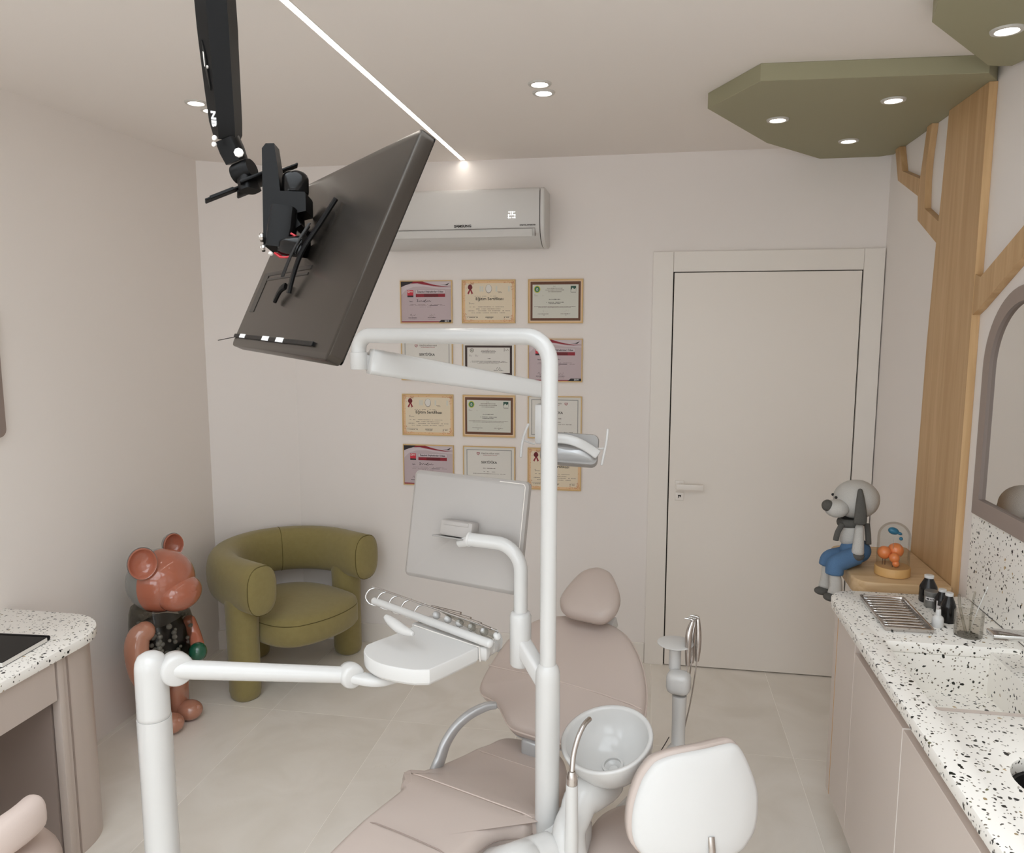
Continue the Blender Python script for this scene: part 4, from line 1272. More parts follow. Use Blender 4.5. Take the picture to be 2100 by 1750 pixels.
for i in range(130):
    a = rnd.uniform(-math.pi, math.pi); z = rnd.uniform(.335, .50)
    k = 1.0 if z < .46 else .86
    p = bc + fb * (.012 + .099 * k * math.copysign(abs(math.cos(a)) ** .6, math.cos(a))) + lb_ * (.123 * k * math.copysign(abs(math.sin(a)) ** .6, math.sin(a))) + zb_ * z
    ball(b, p, rnd.uniform(.007, .0145), 12, 8)
part('beads', b, 'bead', core, kind='stuff')
b = BM(); loft(b, [torso_ring(.582, .05, .05), torso_ring(.632, .05, .05)]); part('neck', b, 'dark_core', t)
# arms
b = BM(); tube(b, catmull([(-2.1461, 2.8691, 0.509), (-2.161, 2.8485, 0.4896), (-2.1616, 2.8312, 0.437), (-2.1493, 2.8311, 0.3422), (-2.1232, 2.8297, 0.2959)], 6), [.045 + .006 * math.sin(min(i / 24 * 3.14, 3.1)) for i in range(25)], n=20, dome=1.0); part('arm', b, 'copper_pale', t, smooth=60)
b = BM(); tube(b, catmull([(-2.0854, 3.1049, 0.4675), (-2.0559, 3.093, 0.4151), (-2.022, 3.0635, 0.3779)], 5), .030, n=16, dome=1.0); part('arm', b, 'copper', t, smooth=60)
b = BM(); ball(b, (-2.0018, 3.0336, 0.357), (.040, .040, .044), 20, 14); part('hand', b, 'green_gloss', t, label='glossy green hand')
# hips and legs
b = BM(); loft(b, [torso_ring(.20, .07, .10), torso_ring(.25, .088, .118, .005), torso_ring(.299, .095, .125, .01)]); part('hips', b, 'copper_pale', t, smooth=60)
for s in (-1, 1):
    b = BM()
    q = bc + lb_ * (s * .064)
    rings = []
    for z, hx, hy in ((0.0, .050, .050), (.012, .057, .056), (.20, .062, .060), (.26, .062, .060)):
        rings.append([q + fb * (hx * math.copysign(abs(math.cos(a)) ** .65, math.cos(a))) + lb_ * (hy * math.copysign(abs(math.sin(a)) ** .65, math.sin(a))) + zb_ * z for a in [2 * math.pi * i / 24 for i in range(24)]])
    loft(b, rings); lg = part('leg', b, 'copper_pale', t, smooth=60)
    b = BM(); ball(b, q + fb * .082 + zb_ * .0455, (.062, .056, .0455), 24, 16, R3); ball(b, q + fb * .130 + zb_ * .066, .014, 14, 10); part('foot', b, 'copper_pale', lg, smooth=60)

# ------------------------------------------------------------------ soft dog toy sitting on the shelf edge
t = thing('soft_toy_dog', 'knitted grey toy dog in blue trousers sitting on the oak shelf edge', 'soft toy', (0.82, 3.12, 0.90))
b = BM()
ball(b, (0.8186, 3.1509, 1.1568), (.086, .080, .077), 32, 20); ball(b, (0.7362, 3.1016, 1.1276), (.046, .040, .036), 24, 16)
hd = part('head', b, 'knit_grey', t, smooth=80)
b = BM(); ball(b, (0.6991, 3.0915, 1.1401), (.022, .022, .023), 20, 12); part('nose', b, 'knit_dark', hd)
for p in ((0.7214, 3.0598, 1.18), (0.732, 3.1578, 1.1706)):
    b = BM(); ball(b, p, .0058, 14, 10); part('eye', b, 'eye', hd)
def flap_ear(pts, w):
    b = BM(); tube(b, catmull(pts, 5), [w[0] + (w[1] - w[0]) * math.sin(min(i / 20, 1) * 2.4) for i in range(5 * (len(pts) - 1) + 1)], n=16, ry=.012, up=(0, 1, 0), dome=0.8)
    part('ear', b, 'knit_dark', hd, smooth=80)
flap_ear([(0.8123, 3.0796, 1.2071), (0.8124, 3.0638, 1.1646), (0.8136, 3.0571, 1.1127), (0.8137, 3.0587, 1.0854)], (.008, .024))
flap_ear([(0.8511, 3.2415, 1.1782), (0.8569, 3.2457, 1.1249), (0.8583, 3.2382, 1.0659), (0.8542, 3.2239, 1.041)], (.008, .024))
b = BM(); lathe(b, [(.026, -.05), (.042, -.03), (.046, 0), (.040, .03), (.030, .05)], o=(0.8028, 3.13, 1.0193), n=24); part('torso', b, 'knit_grey', t, smooth=80)
b = BM(); ball(b, (0.818, 3.1194, 0.9577), (.058, .052, .050), 28, 18); part('trousers', b, 'knit_blue', t, smooth=80)
b = BM(); nc = Vector((0.7997, 3.136, 1.069))
tube(b, [nc + Vector((.040 * math.cos(a), .038 * math.sin(a), .004 * math.cos(a))) for a in [2 * math.pi * k / 24 for k in range(25)]], .013, n=12, ry=.017, up=(0, 0, 1))
tube(b, catmull([(0.8525, 3.1095, 1.0683), (0.8543, 3.0949, 1.0333), (0.8542, 3.0798, 0.9966)], 4), .011, n=10, ry=.006, up=(0, 1, 0), dome=.5); tube(b, catmull([(0.757, 3.0922, 1.0665), (0.7408, 3.0853, 1.0362), (0.7352, 3.0852, 1.0047)], 4), .011, n=10, ry=.006, up=(0, 1, 0), dome=.5)
part('scarf', b, 'knit_dark', t, smooth=80)
for dd, s in ((2.955, 0), (3.075, 1)):
    if s == 0:
        pts = [(0.8192, 3.082, 1.0603), (0.8125, 3.0595, 1.0157), (0.8084, 3.048, 0.9724)]; hp = (0.8069, 3.0455, 0.9556)
    else:
        pts = [(0.8452, 3.2005, 1.0305), (0.8466, 3.2089, 0.9757), (0.8437, 3.2022, 0.9287)]; hp = (0.8422, 3.1996, 0.9111)
    b = BM(); tube(b, catmull(pts, 5), [.016 + .007 * i / 10 for i in range(11)], n=16, dome=.8); am = part('arm', b, 'knit_grey', t, smooth=80)
    b = BM(); ball(b, hp, (.026, .020, .018), 18, 12); part('hand', b, 'knit_dark', am)
legs = [([(0.8095, 3.0758, 0.9486), (0.7594, 3.0496, 0.9343), (0.7288, 3.0372, 0.9209), (0.724, 3.0319, 0.8872)], [(0.7258, 3.0322, 0.8872), (0.7293, 3.022, 0.8441), (0.7239, 3.0071, 0.8158)], (0.7175, 2.9991, 0.8027)),
        ([(0.8163, 3.1519, 0.9341), (0.7629, 3.1411, 0.9244), (0.7287, 3.1337, 0.9148), (0.7197, 3.1288, 0.8897)], [(0.7197, 3.1288, 0.8897), (0.7189, 3.1223, 0.8415), (0.7128, 3.1117, 0.8085)], (0.7063, 3.1031, 0.7909))]
for th_, shn, bt in legs:
    b = BM(); tube(b, catmull(th_, 6), [.036 - .003 * i / 18 for i in range(19)], n=20, dome=.3); lg = part('leg', b, 'knit_blue', t, smooth=80, label='blue trouser leg')
    b = BM(); tube(b, catmull(shn, 5), [.0205 + .006 * i / 10 for i in range(11)], n=16, dome=.6); part('shin', b, 'knit_grey', lg, smooth=80)
    b = BM(); ball(b, Vector(bt) + Vector((-.004, 0, 0)), (.034, .027, .017), 20, 12); part('boot', b, 'knit_dark', lg, smooth=80)

# ------------------------------------------------------------------ glass dome with orange balls
gx, gy, gz = 0.9265, 3.017, 0.9003
t = thing('glass_dome', 'small glass dome over orange balls and a blue bird on a pale wood base', 'ornament', (gx, gy, gz))
b = BM(); lathe(b, [(.060, 0), (.0625, .002), (.0625, .032), (.061, .034)], o=(gx, gy, gz), n=40); part('base', b, 'pale_wood', t)
b = BM(); lathe(b, [(.0575, .0345), (.0575, .145)] + [(.0575 * math.cos(a), .145 + .0575 * math.sin(a)) for a in [math.pi / 2 * k / 10 for k in range(1, 11)]], o=(gx, gy, gz), n=40, cap=(False, True)); part('dome', b, 'glass', t, smooth=80)
for dx, dy, z, r, n_ in ((-.030, .006, .082, .0245, 2), (.014, .020, .088, .0285, 2), (-.002, -.022, .070, .0185, 2)):
    b = BM(); ball(b, (gx + dx, gy + dy, gz + z), r, 24, 16)
    if r < .02:
        ball(b, (gx + dx + .004, gy + dy - .008, gz + z - .020), .0125, 18, 12)
    ob = part('orange_ball', b, 'orange', t)
    b = BM()
    for q in range(n_):
        tube(b, [(gx + dx - .005 + .010 * q, gy + dy, gz + .034), (gx + dx - .004 + .008 * q, gy + dy, gz + z - r * .8)], .0012, n=6)
    part('stick', b, 'stick', ob)
b = BM(); ball(b, (gx - .004, gy, gz + .168), (.020, .013, .0135), 20, 12, Matrix.Rotation(math.radians(18), 3, 'Y')); ball(b, (gx + .017, gy - .002, gz + .160), (.010, .006, .006), 14, 10, Matrix.Rotation(math.radians(25), 3, 'Y')); bd = part('bird', b, 'teal', t)
b = BM(); ball(b, (gx + .023, gy - .003, gz + .140), .0068, 16, 10); part('blue_ball', b, 'teal', t)
b = BM(); tube(b, [(gx - .002, gy, gz + .034), (gx - .002, gy, gz + .156)], .0009, n=6); tube(b, [(gx + .023, gy - .003, gz + .034), (gx + .023, gy - .003, gz + .134)], .0007, n=6); part('wire', b, 'chrome', bd)

# ------------------------------------------------------------------ dental chair
UX = Vector((.938, -.346, 0)); VX = Vector((.346, .938, 0)); CO = Vector((-.5, 2.0, 0))
def CH(u, v, z):
    return CO + UX * u + VX * v + Vector((0, 0, z))
t = thing('dental_chair', 'reclining dental chair in taupe leather in the middle of the room', 'dental chair', (-.49, 2.03, 0))
def zs(v):                                              # height of the upholstery along the chair
    if v < 0:
        return 0.500 - 0.02 * max(0, -v - .35)
    return 0.500 - 0.055 * math.sin(min(v / .25, 1) * math.pi / 2) + (max(0, v - .25) * .05)
# leg rest
lo = [(-.186, .012), (.225, .012), (.234, .0), (.228, -.036), (.205, -.052), (.172, -.078), (.152, -.12), (.145, -.2), (.142, -.34), (.134, -.55), (.10, -.68), (0.0, -.72), (-.10, -.68), (-.146, -.55), (-.16, -.40), (-.174, -.24), (-.172, -.10), (-.175, -.068), (-.192, -.048), (-.197, -.03)]
lo2 = smooth2(lo, 4)
b = BM(); cushion(b, lo2, [(.02, -.085), (.004, -.078), (0, -.066), (.001, -.046), (.0, -.040), (0, -.028), (.004, -.012), (.014, -.003), (.024, 0)], lambda a, c, h: CH(a, c, zs(c) + h), dome=.001)
lr = part('leg_rest', b, 'taupe_leather', t, smooth=60)
b = BM(); tube(b, [CH(a, -.245, zs(-.24) + .0055 * (1 - (abs(a + .015) / .15) ** 2) + (.0012 if abs(a + .015) < .11 else -.003 if abs(a + .015) < .13 else -.011)) for a in (-.163, -.14, -.12, -.09, -.06, -.03, .0, .03, .06, .09, .11, .13)], .0016, n=6)
oo = offset2(lo2, -.0004)
tube(b, [CH(a, c, zs(c) - .043) for a, c in oo] + [CH(*oo[0], zs(oo[0][1]) - .043)], .0016, n=6)
part('seam', b, 'taupe_dark', lr)
b = BM(); tube(b, catmull([CH(-.19, -.002, .487), CH(-.17, .0, .4975), CH(-.06, .001, .4985), (CH(.1, .001, .4985)), CH(.21, .001, .4975), CH(.232, -.004, .489), CH(.237, -.008, .46), CH(.237, -.008, .44)], 4), .0022, n=8); part('piping', b, 'taupe_piping', lr)
# seat
so_ = [(-.186, -.012), (.226, -.012), (.236, .02), (.232, .12), (.222, .20), (.195, .29), (.165, .345), (.12, .395), (.05, .42), (-.02, .42), (-.085, .405), (-.115, .375), (-.130, .335), (-.155, .29), (-.182, .20), (-.192, .12), (-.196, .03)]
b = BM(); cushion(b, smooth2(so_, 4), [(.02, -.085), (.004, -.078), (0, -.066), (0, -.028), (.004, -.012), (.014, -.003), (.028, 0)], lambda a, c, h: CH(a, c, zs(c) + h - .0012), dome=.004)
sc_ = part('seat', b, 'taupe_leather', t, smooth=60)
b = BM(); tube(b, [CH(a, .275, zs(.275) + .003) for a in (-.12, -.05, .02, .1, .17)], .0012, n=6); part('piping', b, 'taupe_piping', sc_)
# backrest
BC = CH(.03, .32, .55)
BS = Vector((0.346 * .894, 0.938 * .894, .447)).normalized()
BN = UX.cross(BS).normalized()
def BK(a, s, h):
    return BC + UX * a + BS * s + BN * h
bo = [(0.03, -.005), (-.05, -.003), (-.083, .010), (-.115, .037), (-.148, .0655), (-.183, .08), (-.222, .0875), (-.243, .105), (-.253, .135), (-.257, .195), (-.253, .30), (-.240, .35), (-.196, .432), (-.15, .47), (-.10, .49), (-.045, .504), (.04, .505), (.118, .493), (.186, .452), (.255, .37), (.305, .279), (.329, .206), (.338, .152), (.33, .115), (.31, .09), (.275, .08), (.235, .066), (.20, .037), (.165, .010), (.11, -.003)]
b2_ = smooth2(bo, 3)
b = BM(); cushion(b, b2_, [(.03, -.075), (.006, -.066), (0, -.05), (0, -.022), (.005, -.010), (.016, -.003), (.034, .0)], BK, dome=.014)
br = part('backrest', b, 'taupe_leather', t, smooth=60)
b = BM(); rim = offset2(b2_, -.001); tube(b, [BK(a, s, -.028) for a, s in rim] + [BK(*rim[0], -.028)], .0034, n=8, cap=False)
tube(b, [BK(-.252 + .01 * 0, .194, -.004), BK(-.21, .190, .003), BK(-.1, .190, .011), BK(.04, .190, .0145), BK(.18, .188, .0105), BK(.29, .183, .003), BK(.328, .180, -.006)], .0026, n=8)
part('piping', b, 'taupe_piping', br)
b = BM(); cushion(b, offset2(b2_, .008), [(.09, -.115), (.03, -.105), (0, -.078)], BK, dome=.0, steps=3); part('back_shell', b, 'white', br, smooth=60)
# head rest on its bracket
HC = CH(.05, .74, .86)
def HK(a, s, h):
    return HC + UX * a + BS * s + BN * h
ho = [(-.108, -.03), (-.112, .037), (-.090, .128), (-.040, .168), (.0, .166), (.039, .141), (.095, .062), (.111, -.01), (.080, -.072), (.005, -.080), (-.066, -.074)]
b = BM(); cushion(b, smooth2(ho, 4), [(.03, -.062), (.008, -.054), (0, -.036), (.002, -.018), (.012, -.006), (.026, .0)], HK, dome=.010)
hr = part('headrest', b, 'taupe_leather', t, smooth=70)
b = BM(); m4 = rot_to(UX, BS, BN, BK(.045, .505, -.045)); box(b, -.058, .058, -.03, .034, -.014, .030, bevel=.003, mtx=m4); part('headrest_bracket', b, 'white_matte', hr)
# armrest
ap = catmull([(-0.6305, 2.1641, 0.4511), (-0.6175, 2.1759, 0.4847), (-0.6033, 2.1895, 0.5292), (-0.5765, 2.2102, 0.5728), (-0.5371, 2.2321, 0.6075), (-0.4903, 2.2583, 0.6263), (-0.4632, 2.2733, 0.626)], 5)
b = BM(); tube(b, ap, [.026] * 5 + [.024 - .0005 * i for i in range(len(ap) - 5)], n=18, ry=.013, up=tuple(UX), dome=.8, power=2.6); part('armrest', b, 'silver', t, smooth=60)
# base
def CHbox(b, u0, u1, v0, v1, z0, z1, bev):
    m4 = rot_to(UX, VX, Vector((0, 0, 1)), CO); box(b, u0, u1, v0, v1, z0, z1, bevel=bev, seg=4, mtx=m4)
b = BM(); CHbox(b, -.10, .14, -.16, .30, .10, .385, .05); CHbox(b, -.16, .20, -.30, .42, .0, .11, .04); part('base', b, 'white', t, smooth=50)
b = BM(); CHbox(b, -.09, .12, -.30, .36, .372, .414, .012); part('seat_frame', b, 'grey_plastic', t, smooth=50)
b = BM(); CHbox(b, .0, .07, .33, .50, .44, .50, .012); part('back_hinge', b, 'silver', t, smooth=50)

# ------------------------------------------------------------------ dental unit: column, spittoon, lamp arm, monitor arm
px_, py_ = -0.2468, 1.9265
t = thing('dental_unit', 'white dental unit with tall column, spittoon and bent lamp arm', 'dental unit', (px_, py_, 0))
b = BM(); lathe(b, [(.05, 0), (.05, .12), (.036, .16), (.033, .24), (.033, .30), (.0330, .84), (.0330, .895), (.0325, .915), (.029, .930), (.0235, .938), (.0215, .94)], o=(px_, py_, 0), n=36); part('column', b, 'white', t, smooth=50)
zt_ = 1.8066
lx, ly, lz = (-0.8319, 2.1219, 1.8027)
pz = Vector((px_, py_, zt_)); lv = Vector((lx, ly, zt_)); hd_ = (lv - pz).normalized()
R1 = .068
bend = [pz - Vector((0, 0, R1)) + Vector((0, 0, R1 * math.sin(a))) + hd_ * (R1 * (1 - math.cos(a))) for a in [math.pi / 2 * k / 10 for k in range(11)]]
R2 = .042
bend2 = [lv - hd_ * R2 + hd_ * (R2 * math.sin(a)) + Vector((0, 0, -R2 * (1 - math.cos(a)))) for a in [math.pi / 2 * k / 8 for k in range(9)]]
pp = [Vector((px_, py_, .93))] + bend + bend2 + [lv - Vector((0, 0, .052))]
b = BM(); tube(b, pp, .0214, n=28); part('upper_pole', b, 'white', t, smooth=60)
e1 = lv - Vector((0, 0, .048))
b = BM(); lathe(b, [(.022, .0), (.0255, -.001), (.0255, -.048), (.024, -.050)], o=e1, n=32)
aL = Vector((-0.7996, 2.1184, 1.7325)); aR = Vector((-0.3228, 2.4559, 1.6269))
ax_ = (aR - aL).normalized(); sx_ = ax_.cross(Vector((0, 0, 1))).normalized(); up_ = sx_.cross(ax_)
box(b, -.0, .055, -.016, .016, -.022, .022, bevel=.004, mtx=rot_to(ax_, -sx_, up_, e1 + Vector((0, 0, -.026))))
lc = part('lamp_joint', b, 'white', t, smooth=40)
b = BM()
rr_ = []
for s, hh, ww in ((0, .030, .026), (.006, .0365, .030), (.05, .037, .030), (.5, .032, .027), (1.0, .0265, .024)):
    o_ = aL + (aR - aL) * s
    rr_.append([o_ + sx_ * a + up_ * c for a, c in rrect(-ww, ww, -hh, hh, .012, 4)])
loft(b, rr_); part('spring_arm', b, 'white', t, smooth=50)
# lamp bracket and head
b = BM(); m4 = rot_to(Vector((.985, -.17, 0)), Vector((.17, .985, 0)), Vector((0, 0, 1)), (-0.3292, 2.4607, 1.5162))
box(b, -.030, .014, -.022, .022, -.064, .066, bevel=.006, mtx=m4); tube(b, [(-0.327, 2.4639, 1.6151), (-0.327, 2.4663, 1.5557)], .018, n=16); part('lamp_bracket', b, 'white_matte', t)
lc_ = Vector((-0.2489, 2.4644, 1.4356))
ln = Vector((0.0667, -0.9186, 0.3895))
lu = Vector((0.0311, 0.375, 0.9265)); lu = (lu - ln * lu.dot(ln)).normalized(); lxv = lu.cross(ln)
def LP(a, c, h):
    return lc_ + lxv * a + lu * c + ln * h
ml = rot_to(lxv, lu, ln, lc_)
b = BM(); cushion(b, rrect(-.094, .094, -.052, .052, .022, 5), [(.012, -.045), (.003, -.040), (0, -.028), (0, .008), (.003, .012)], LP, dome=.0, steps=2)
lh = part('lamp_head', b, 'mid_grey', t, smooth=40)
b = BM(); cushion(b, [(a, c - .014) for a, c in rrect(-.082, .082, -.030, .026, .018, 5)], [(0, .010), (.002, .014), (.012, .024)], LP, dome=.012, steps=4); part('reflector', b, 'silver', lh, smooth=60)
b = BM()
yk = [LP(-.092 + .184 * k / 16, .018 - .040 * ((k - 5) / 11) ** 2 + .004, .022 + .022 * math.sin(math.pi * min(max(k / 16, .05), .95))) for k in range(17)]
tube(b, yk, .006, n=14, ry=.016, up=tuple(lu), dome=.6, power=3); part('yoke', b, 'white', lh, smooth=50)
for pts, st_ in (([(-0.3765, 2.4017, 1.5209), (-0.388, 2.3953, 1.4884), (-0.3949, 2.3894, 1.4528), (-0.3972, 2.3845, 1.4187)], [(-0.3922, 2.3923, 1.4714), (-0.3767, 2.4043, 1.4637), (-0.3594, 2.4267, 1.4544)]),
                 ([(-0.1256, 2.4643, 1.5012), (-0.1281, 2.4491, 1.4668), (-0.1347, 2.4378, 1.4287), (-0.1413, 2.4269, 1.3939)], [(-0.1322, 2.4453, 1.4434), (-0.1464, 2.4477, 1.4419), (-0.166, 2.4593, 1.4403)])):
    b = BM(); tube(b, catmull(pts, 5), .0042, n=12, dome=.9); tube(b, st_, .0030, n=8); part('lamp_handle', b, 'white', lh)
# monitor arm
mp = Vector((-0.3348, 2.0105, 0.9834))
mz0, mz1 = 0.8918, 1.0481
b = BM(); lathe(b, [(.026, mz0), (.030, mz0 + .006), (.030, mz1 - .012), (.026, mz1 - .003), (.0195, mz1)], o=(mp.x, mp.y, 0), n=32)
part('monitor_post', b, 'white', t, smooth=50)
ztop = 1.2353
me_ = Vector((-0.4873, 2.0475, 1.2379)); me_.z = ztop
hv = (me_ - Vector((mp.x, mp.y, ztop))); hv.z = 0; hv.normalize()
R3_ = .072
cc = Vector((mp.x, mp.y, ztop))
arc_ = [cc - Vector((0, 0, R3_)) + Vector((0, 0, R3_ * math.sin(a))) + hv * (R3_ * (1 - math.cos(a))) for a in [math.pi / 2 * k / 10 for k in range(11)]]
b = BM(); tube(b, [Vector((mp.x, mp.y, mz1 - .01))] + arc_ + [me_], .0192, n=26); part('monitor_arm', b, 'white', t, smooth=60)
b = BM(); q0 = Vector((mp.x, mp.y, 0.962)); q1 = Vector((px_, py_, 0.877))
ax2 = (q1 - q0).normalized(); s2 = ax2.cross(Vector((0, 0, 1))).normalized(); u2 = s2.cross(ax2)
box(b, 0, (q1 - q0).length, -.021, .021, -.024, .024, bevel=.010, seg=3, mtx=rot_to(ax2, -s2, u2, q0)); part('link_arm', b, 'grey_plastic' if False else 'white_matte', t, smooth=50)
# spittoon
SB = Vector((-.091, 1.987, .71)); SNn = Vector((-.18, -.244, .953)).normalized()
b = BM(); lathe(b, [(.030, -.128), (.055, -.118), (.085, -.095), (.108, -.064), (.122, -.030), (.128, -.002), (.1275, .003), (.124, .005), (.1165, .003), (.1145, -.002), (.108, -.028), (.092, -.060), (.068, -.086), (.035, -.098), (.016, -.101), (.012, -.108)], o=SB, axis=SNn, n=48)
bw = part('spittoon_bowl', b, 'white', t, smooth=60)
b = BM(); lathe(b, [(.030, -.1005), (.030, -.092), (.024, -.092), (.024, -.0995)], o=SB, axis=SNn, n=28, cap=(False, False)); part('drain_ring', b, 'white', bw)
b = BM()
tp = catmull([SB - SNn * .150 + Vector((0, 0, -.012)), (-0.1426, 1.9197, 0.5787), (-0.1648, 1.8807, 0.5456), (-0.1786, 1.8537, 0.515), (-0.1774, 1.8355, 0.4533)], 5)
tube(b, tp, [.026, .034, .042, .047, .050, .049, .047, .046, .045, .044, .043, .043, .043, .043, .043, .044, .045, .046, .048, .05, .052][:len(tp)], n=30); part('spittoon_stand', b, 'white', t, smooth=70)
b = BM(); tcx = (-0.1677, 1.8037, 0.6264)
tz0, tz1, tz2 = 0.5452, 0.6818, 0.715
lathe(b, [(.018, tz0 - .1), (.0172, tz0), (.0152, tz1)], o=(tcx[0], tcx[1], 0), n=28); part('tap_post', b, 'white', t)
b = BM(); lathe(b, [(.0146, tz1 + .0005), (.0146, tz1 + .016), (.0138, tz1 + .020), (.0095, tz2), (.0085, tz2 + .002)], o=(tcx[0], tcx[1], 0), n=28); tpb = part('tap_collar', b, 'steel', t)
b = BM(); tube(b, catmull([(tcx[0], tcx[1], tz2 - .005), (-0.1666, 1.8247, 0.7454), (-0.1583, 1.8462, 0.7806), (-0.1453, 1.8722, 0.8043), (-0.1317, 1.9008, 0.8087)], 6), .0068, n=16); part('tap_spout', b, 'steel', tpb)
# body of the unit and the link to the chair base
def rbody(b, cx, cy, rx, ry, z0, z1, ang, rb=.03, k=.7):
    ca, sa = math.cos(ang), math.sin(ang)
    rings = []
    for z, s in ((z0, .97), (z0 + .01, 1), (z1 - rb, 1), (z1 - rb * .4, 1 - .35 * rb / max(rx, ry)), (z1, 1 - rb / max(rx, ry))):
        ring = []
        for i in range(36):
            a = 2 * math.pi * i / 36
            u = rx * s * math.copysign(abs(math.cos(a)) ** k, math.cos(a)); v = ry * s * math.copysign(abs(math.sin(a)) ** k, math.sin(a))
            ring.append((cx + u * ca - v * sa, cy + u * sa + v * ca, z))
        rings.append(ring)
    loft(b, rings)
b = BM(); rbody(b, -.195, 1.94, .062, .085, 0.0, .500, math.radians(-20), .04, .8); part('unit_body', b, 'white', t, smooth=60)
b = BM()
tube(b, catmull([CH(.10, -.05, .33), (-0.3173, 1.7423, 0.4795), (-0.2749, 1.7898, 0.4714), (-0.2294, 1.8287, 0.4722)], 5), [.045, .047, .049, .05, .051, .052, .052, .052, .052, .051, .05, .05, .049, .048, .047, .046], n=26, dome=.6); part('chair_link', b, 'white', t, smooth=70)
# assistant arm with instrument post
ax0 = Vector((0.1267, 2.4977, 0.402))
b = BM()
m_a = [Vector((-.10, 2.03, .40)), Vector((-.0, 2.20, .415)), Vector((.06, 2.36, .42)), ax0 + Vector((0, 0, .01))]
tube(b, catmull(m_a, 5), .026, n=20, ry=.018, up=(0, 0, 1), dome=.8); part('assistant_arm', b, 'white', t, smooth=60)
b = BM(); z0 = ax0.z
lathe(b, [(.036, z0 - .02), (.036, z0 + .006), (.030, z0 + .014), (.0225, z0 + .026), (.0225, z0 + .10), (.0245, z0 + .200)], o=(ax0.x, ax0.y, 0), n=30); asp = part('assistant_post', b, 'white', t, smooth=50)
at_ = Vector((0.1103, 2.5424, 0.7637))
b = BM(); kz = 0.6453
box(b, -.040, .040, -.034, .034, -.037, .040, bevel=.024, seg=4, mtx=rot_to(Vector((.97, -.24, 0)), Vector((.24, .97, 0)), Vector((0, 0, 1)), (ax0.x - .004, ax0.y, kz))); part('holder_block', b, 'white', asp, smooth=60)
b = BM(); lathe(b, [(.020, kz + .03), (.020, at_.z - .018), (.026, at_.z - .015), (.055, at_.z - .002), (.0605, at_.z + .001), (.0605, at_.z + .003), (.058, at_.z + .004)], o=(at_.x, at_.y, 0), n=40); part('small_tray', b, 'white_matte', asp, smooth=40)
b = BM(); tube(b, catmull([(0.0963, 2.4983, 0.448), (0.0828, 2.4643, 0.4412), (0.0631, 2.4186, 0.4324), (0.0361, 2.3619, 0.4271), (0.0102, 2.2958, 0.4274)], 4), .0016, n=6); part('hose', b, 'gap', asp)

# hand pieces standing in the holder block
def handpiece(lab, bp, cable, curve):
    o = thing('suction_handpiece', lab, 'handpiece', bp[0], 'steel handpieces in the holder on the assistant arm')
    P = catmull(bp, 6)
    n_ = len(P)
    b = BM(); tube(b, P, [.0068 + .0042 * math.sin(math.pi * min(1, (i / n_) * 1.05)) for i in range(n_)], n=16); bd = part('body', b, 'steel', o, smooth=60)
    b = BM(); q = Vector(bp[-1]); tube(b, [q, q + Vector((0, 0, .006)), q + Vector((-.006, 0, .010)), q + Vector((-.026, -.003, .0125))], [.006, .006, .0048, .0015], n=10); part('tip', b, 'chrome', o)
    b = BM(); tube(b, catmull(cable, 5), .0024, n=8); part('cable', b, 'steel', o)
handpiece('slim steel handpiece nearest the small white tray', [(0.1508, 2.5058, 0.7035), (0.1507, 2.5087, 0.7639), (0.1528, 2.5159, 0.8157), (0.1635, 2.5274, 0.8495)], [(0.1508, 2.5058, 0.7035), (0.1488, 2.4982, 0.6483), (0.1454, 2.4956, 0.594), (0.1405, 2.4922, 0.5362), (0.1345, 2.4982, 0.473)], 0)
handpiece('steel handpiece between two others beside the small white tray', [(0.1663, 2.5534, 0.6936), (0.1684, 2.5603, 0.7431), (0.1689, 2.5674, 0.7959), (0.1778, 2.5742, 0.8356)], [(0.1663, 2.5534, 0.6936), (0.158, 2.5432, 0.6276), (0.1488, 2.5313, 0.5887), (0.1431, 2.519, 0.5417), (0.1379, 2.5105, 0.4842)], 0)
handpiece('thickest steel handpiece, farthest from the small white tray', [(0.182, 2.5281, 0.7132), (0.184, 2.5292, 0.7577), (0.1845, 2.5357, 0.8065), (0.1817, 2.5416, 0.8554)], [(0.182, 2.5281, 0.7132), (0.174, 2.5172, 0.6414), (0.1616, 2.509, 0.5574), (0.1472, 2.5022, 0.4861)], 0)

# ------------------------------------------------------------------ grey monitor on the curved arm
mc = Vector((-0.5222, 2.1163, 1.2424))
mx_ = Vector((.958, -.285, -.011)); my_ = Vector((.068, .189, .98)); mn = Vector((-.277, -.940, .201))
mx_.normalize(); my_ = (my_ - mx_ * my_.dot(mx_)).normalized(); mn = mx_.cross(my_)
mw, mh = .36 * 1.055 / 2 + .002, .30 * 1.055 / 2 + .002
t = thing('monitor', 'pale grey monitor seen from behind on a curved white arm', 'monitor', tuple(mc))
def MP(a, c, h):
    return mc + mx_ * a + my_ * c + mn * h
b = BM(); cushion(b, rrect(-mw, mw, -mh, mh, .017, 6), [(.004, -.030), (0, -.027), (0, -.010), (.003, -.006), (.010, .0), (.013, .0015)], MP, flat=True); part('housing', b, 'grey_plastic', t, smooth=35)
b = BM(); cushion(b, rrect(-mw + .004, mw - .004, -mh + .004, mh - .004, .008, 4), [(0, -.034), (0, -.0305)], MP, steps=2); part('screen', b, 'black_gloss', t, smooth=30)
b = BM(); tube(b, [MP(mw - .0075, -mh + .01, -.0012), MP(mw - .0075, mh - .016, -.0012), MP(mw - .010, mh - .0095, -.0012), MP(mw - .016, mh - .0075, -.0012), MP(mw - .09, mh - .0068, -.002)], .0012, n=6); part('edge_line', b, 'trim', t)
bx0 = loc = None
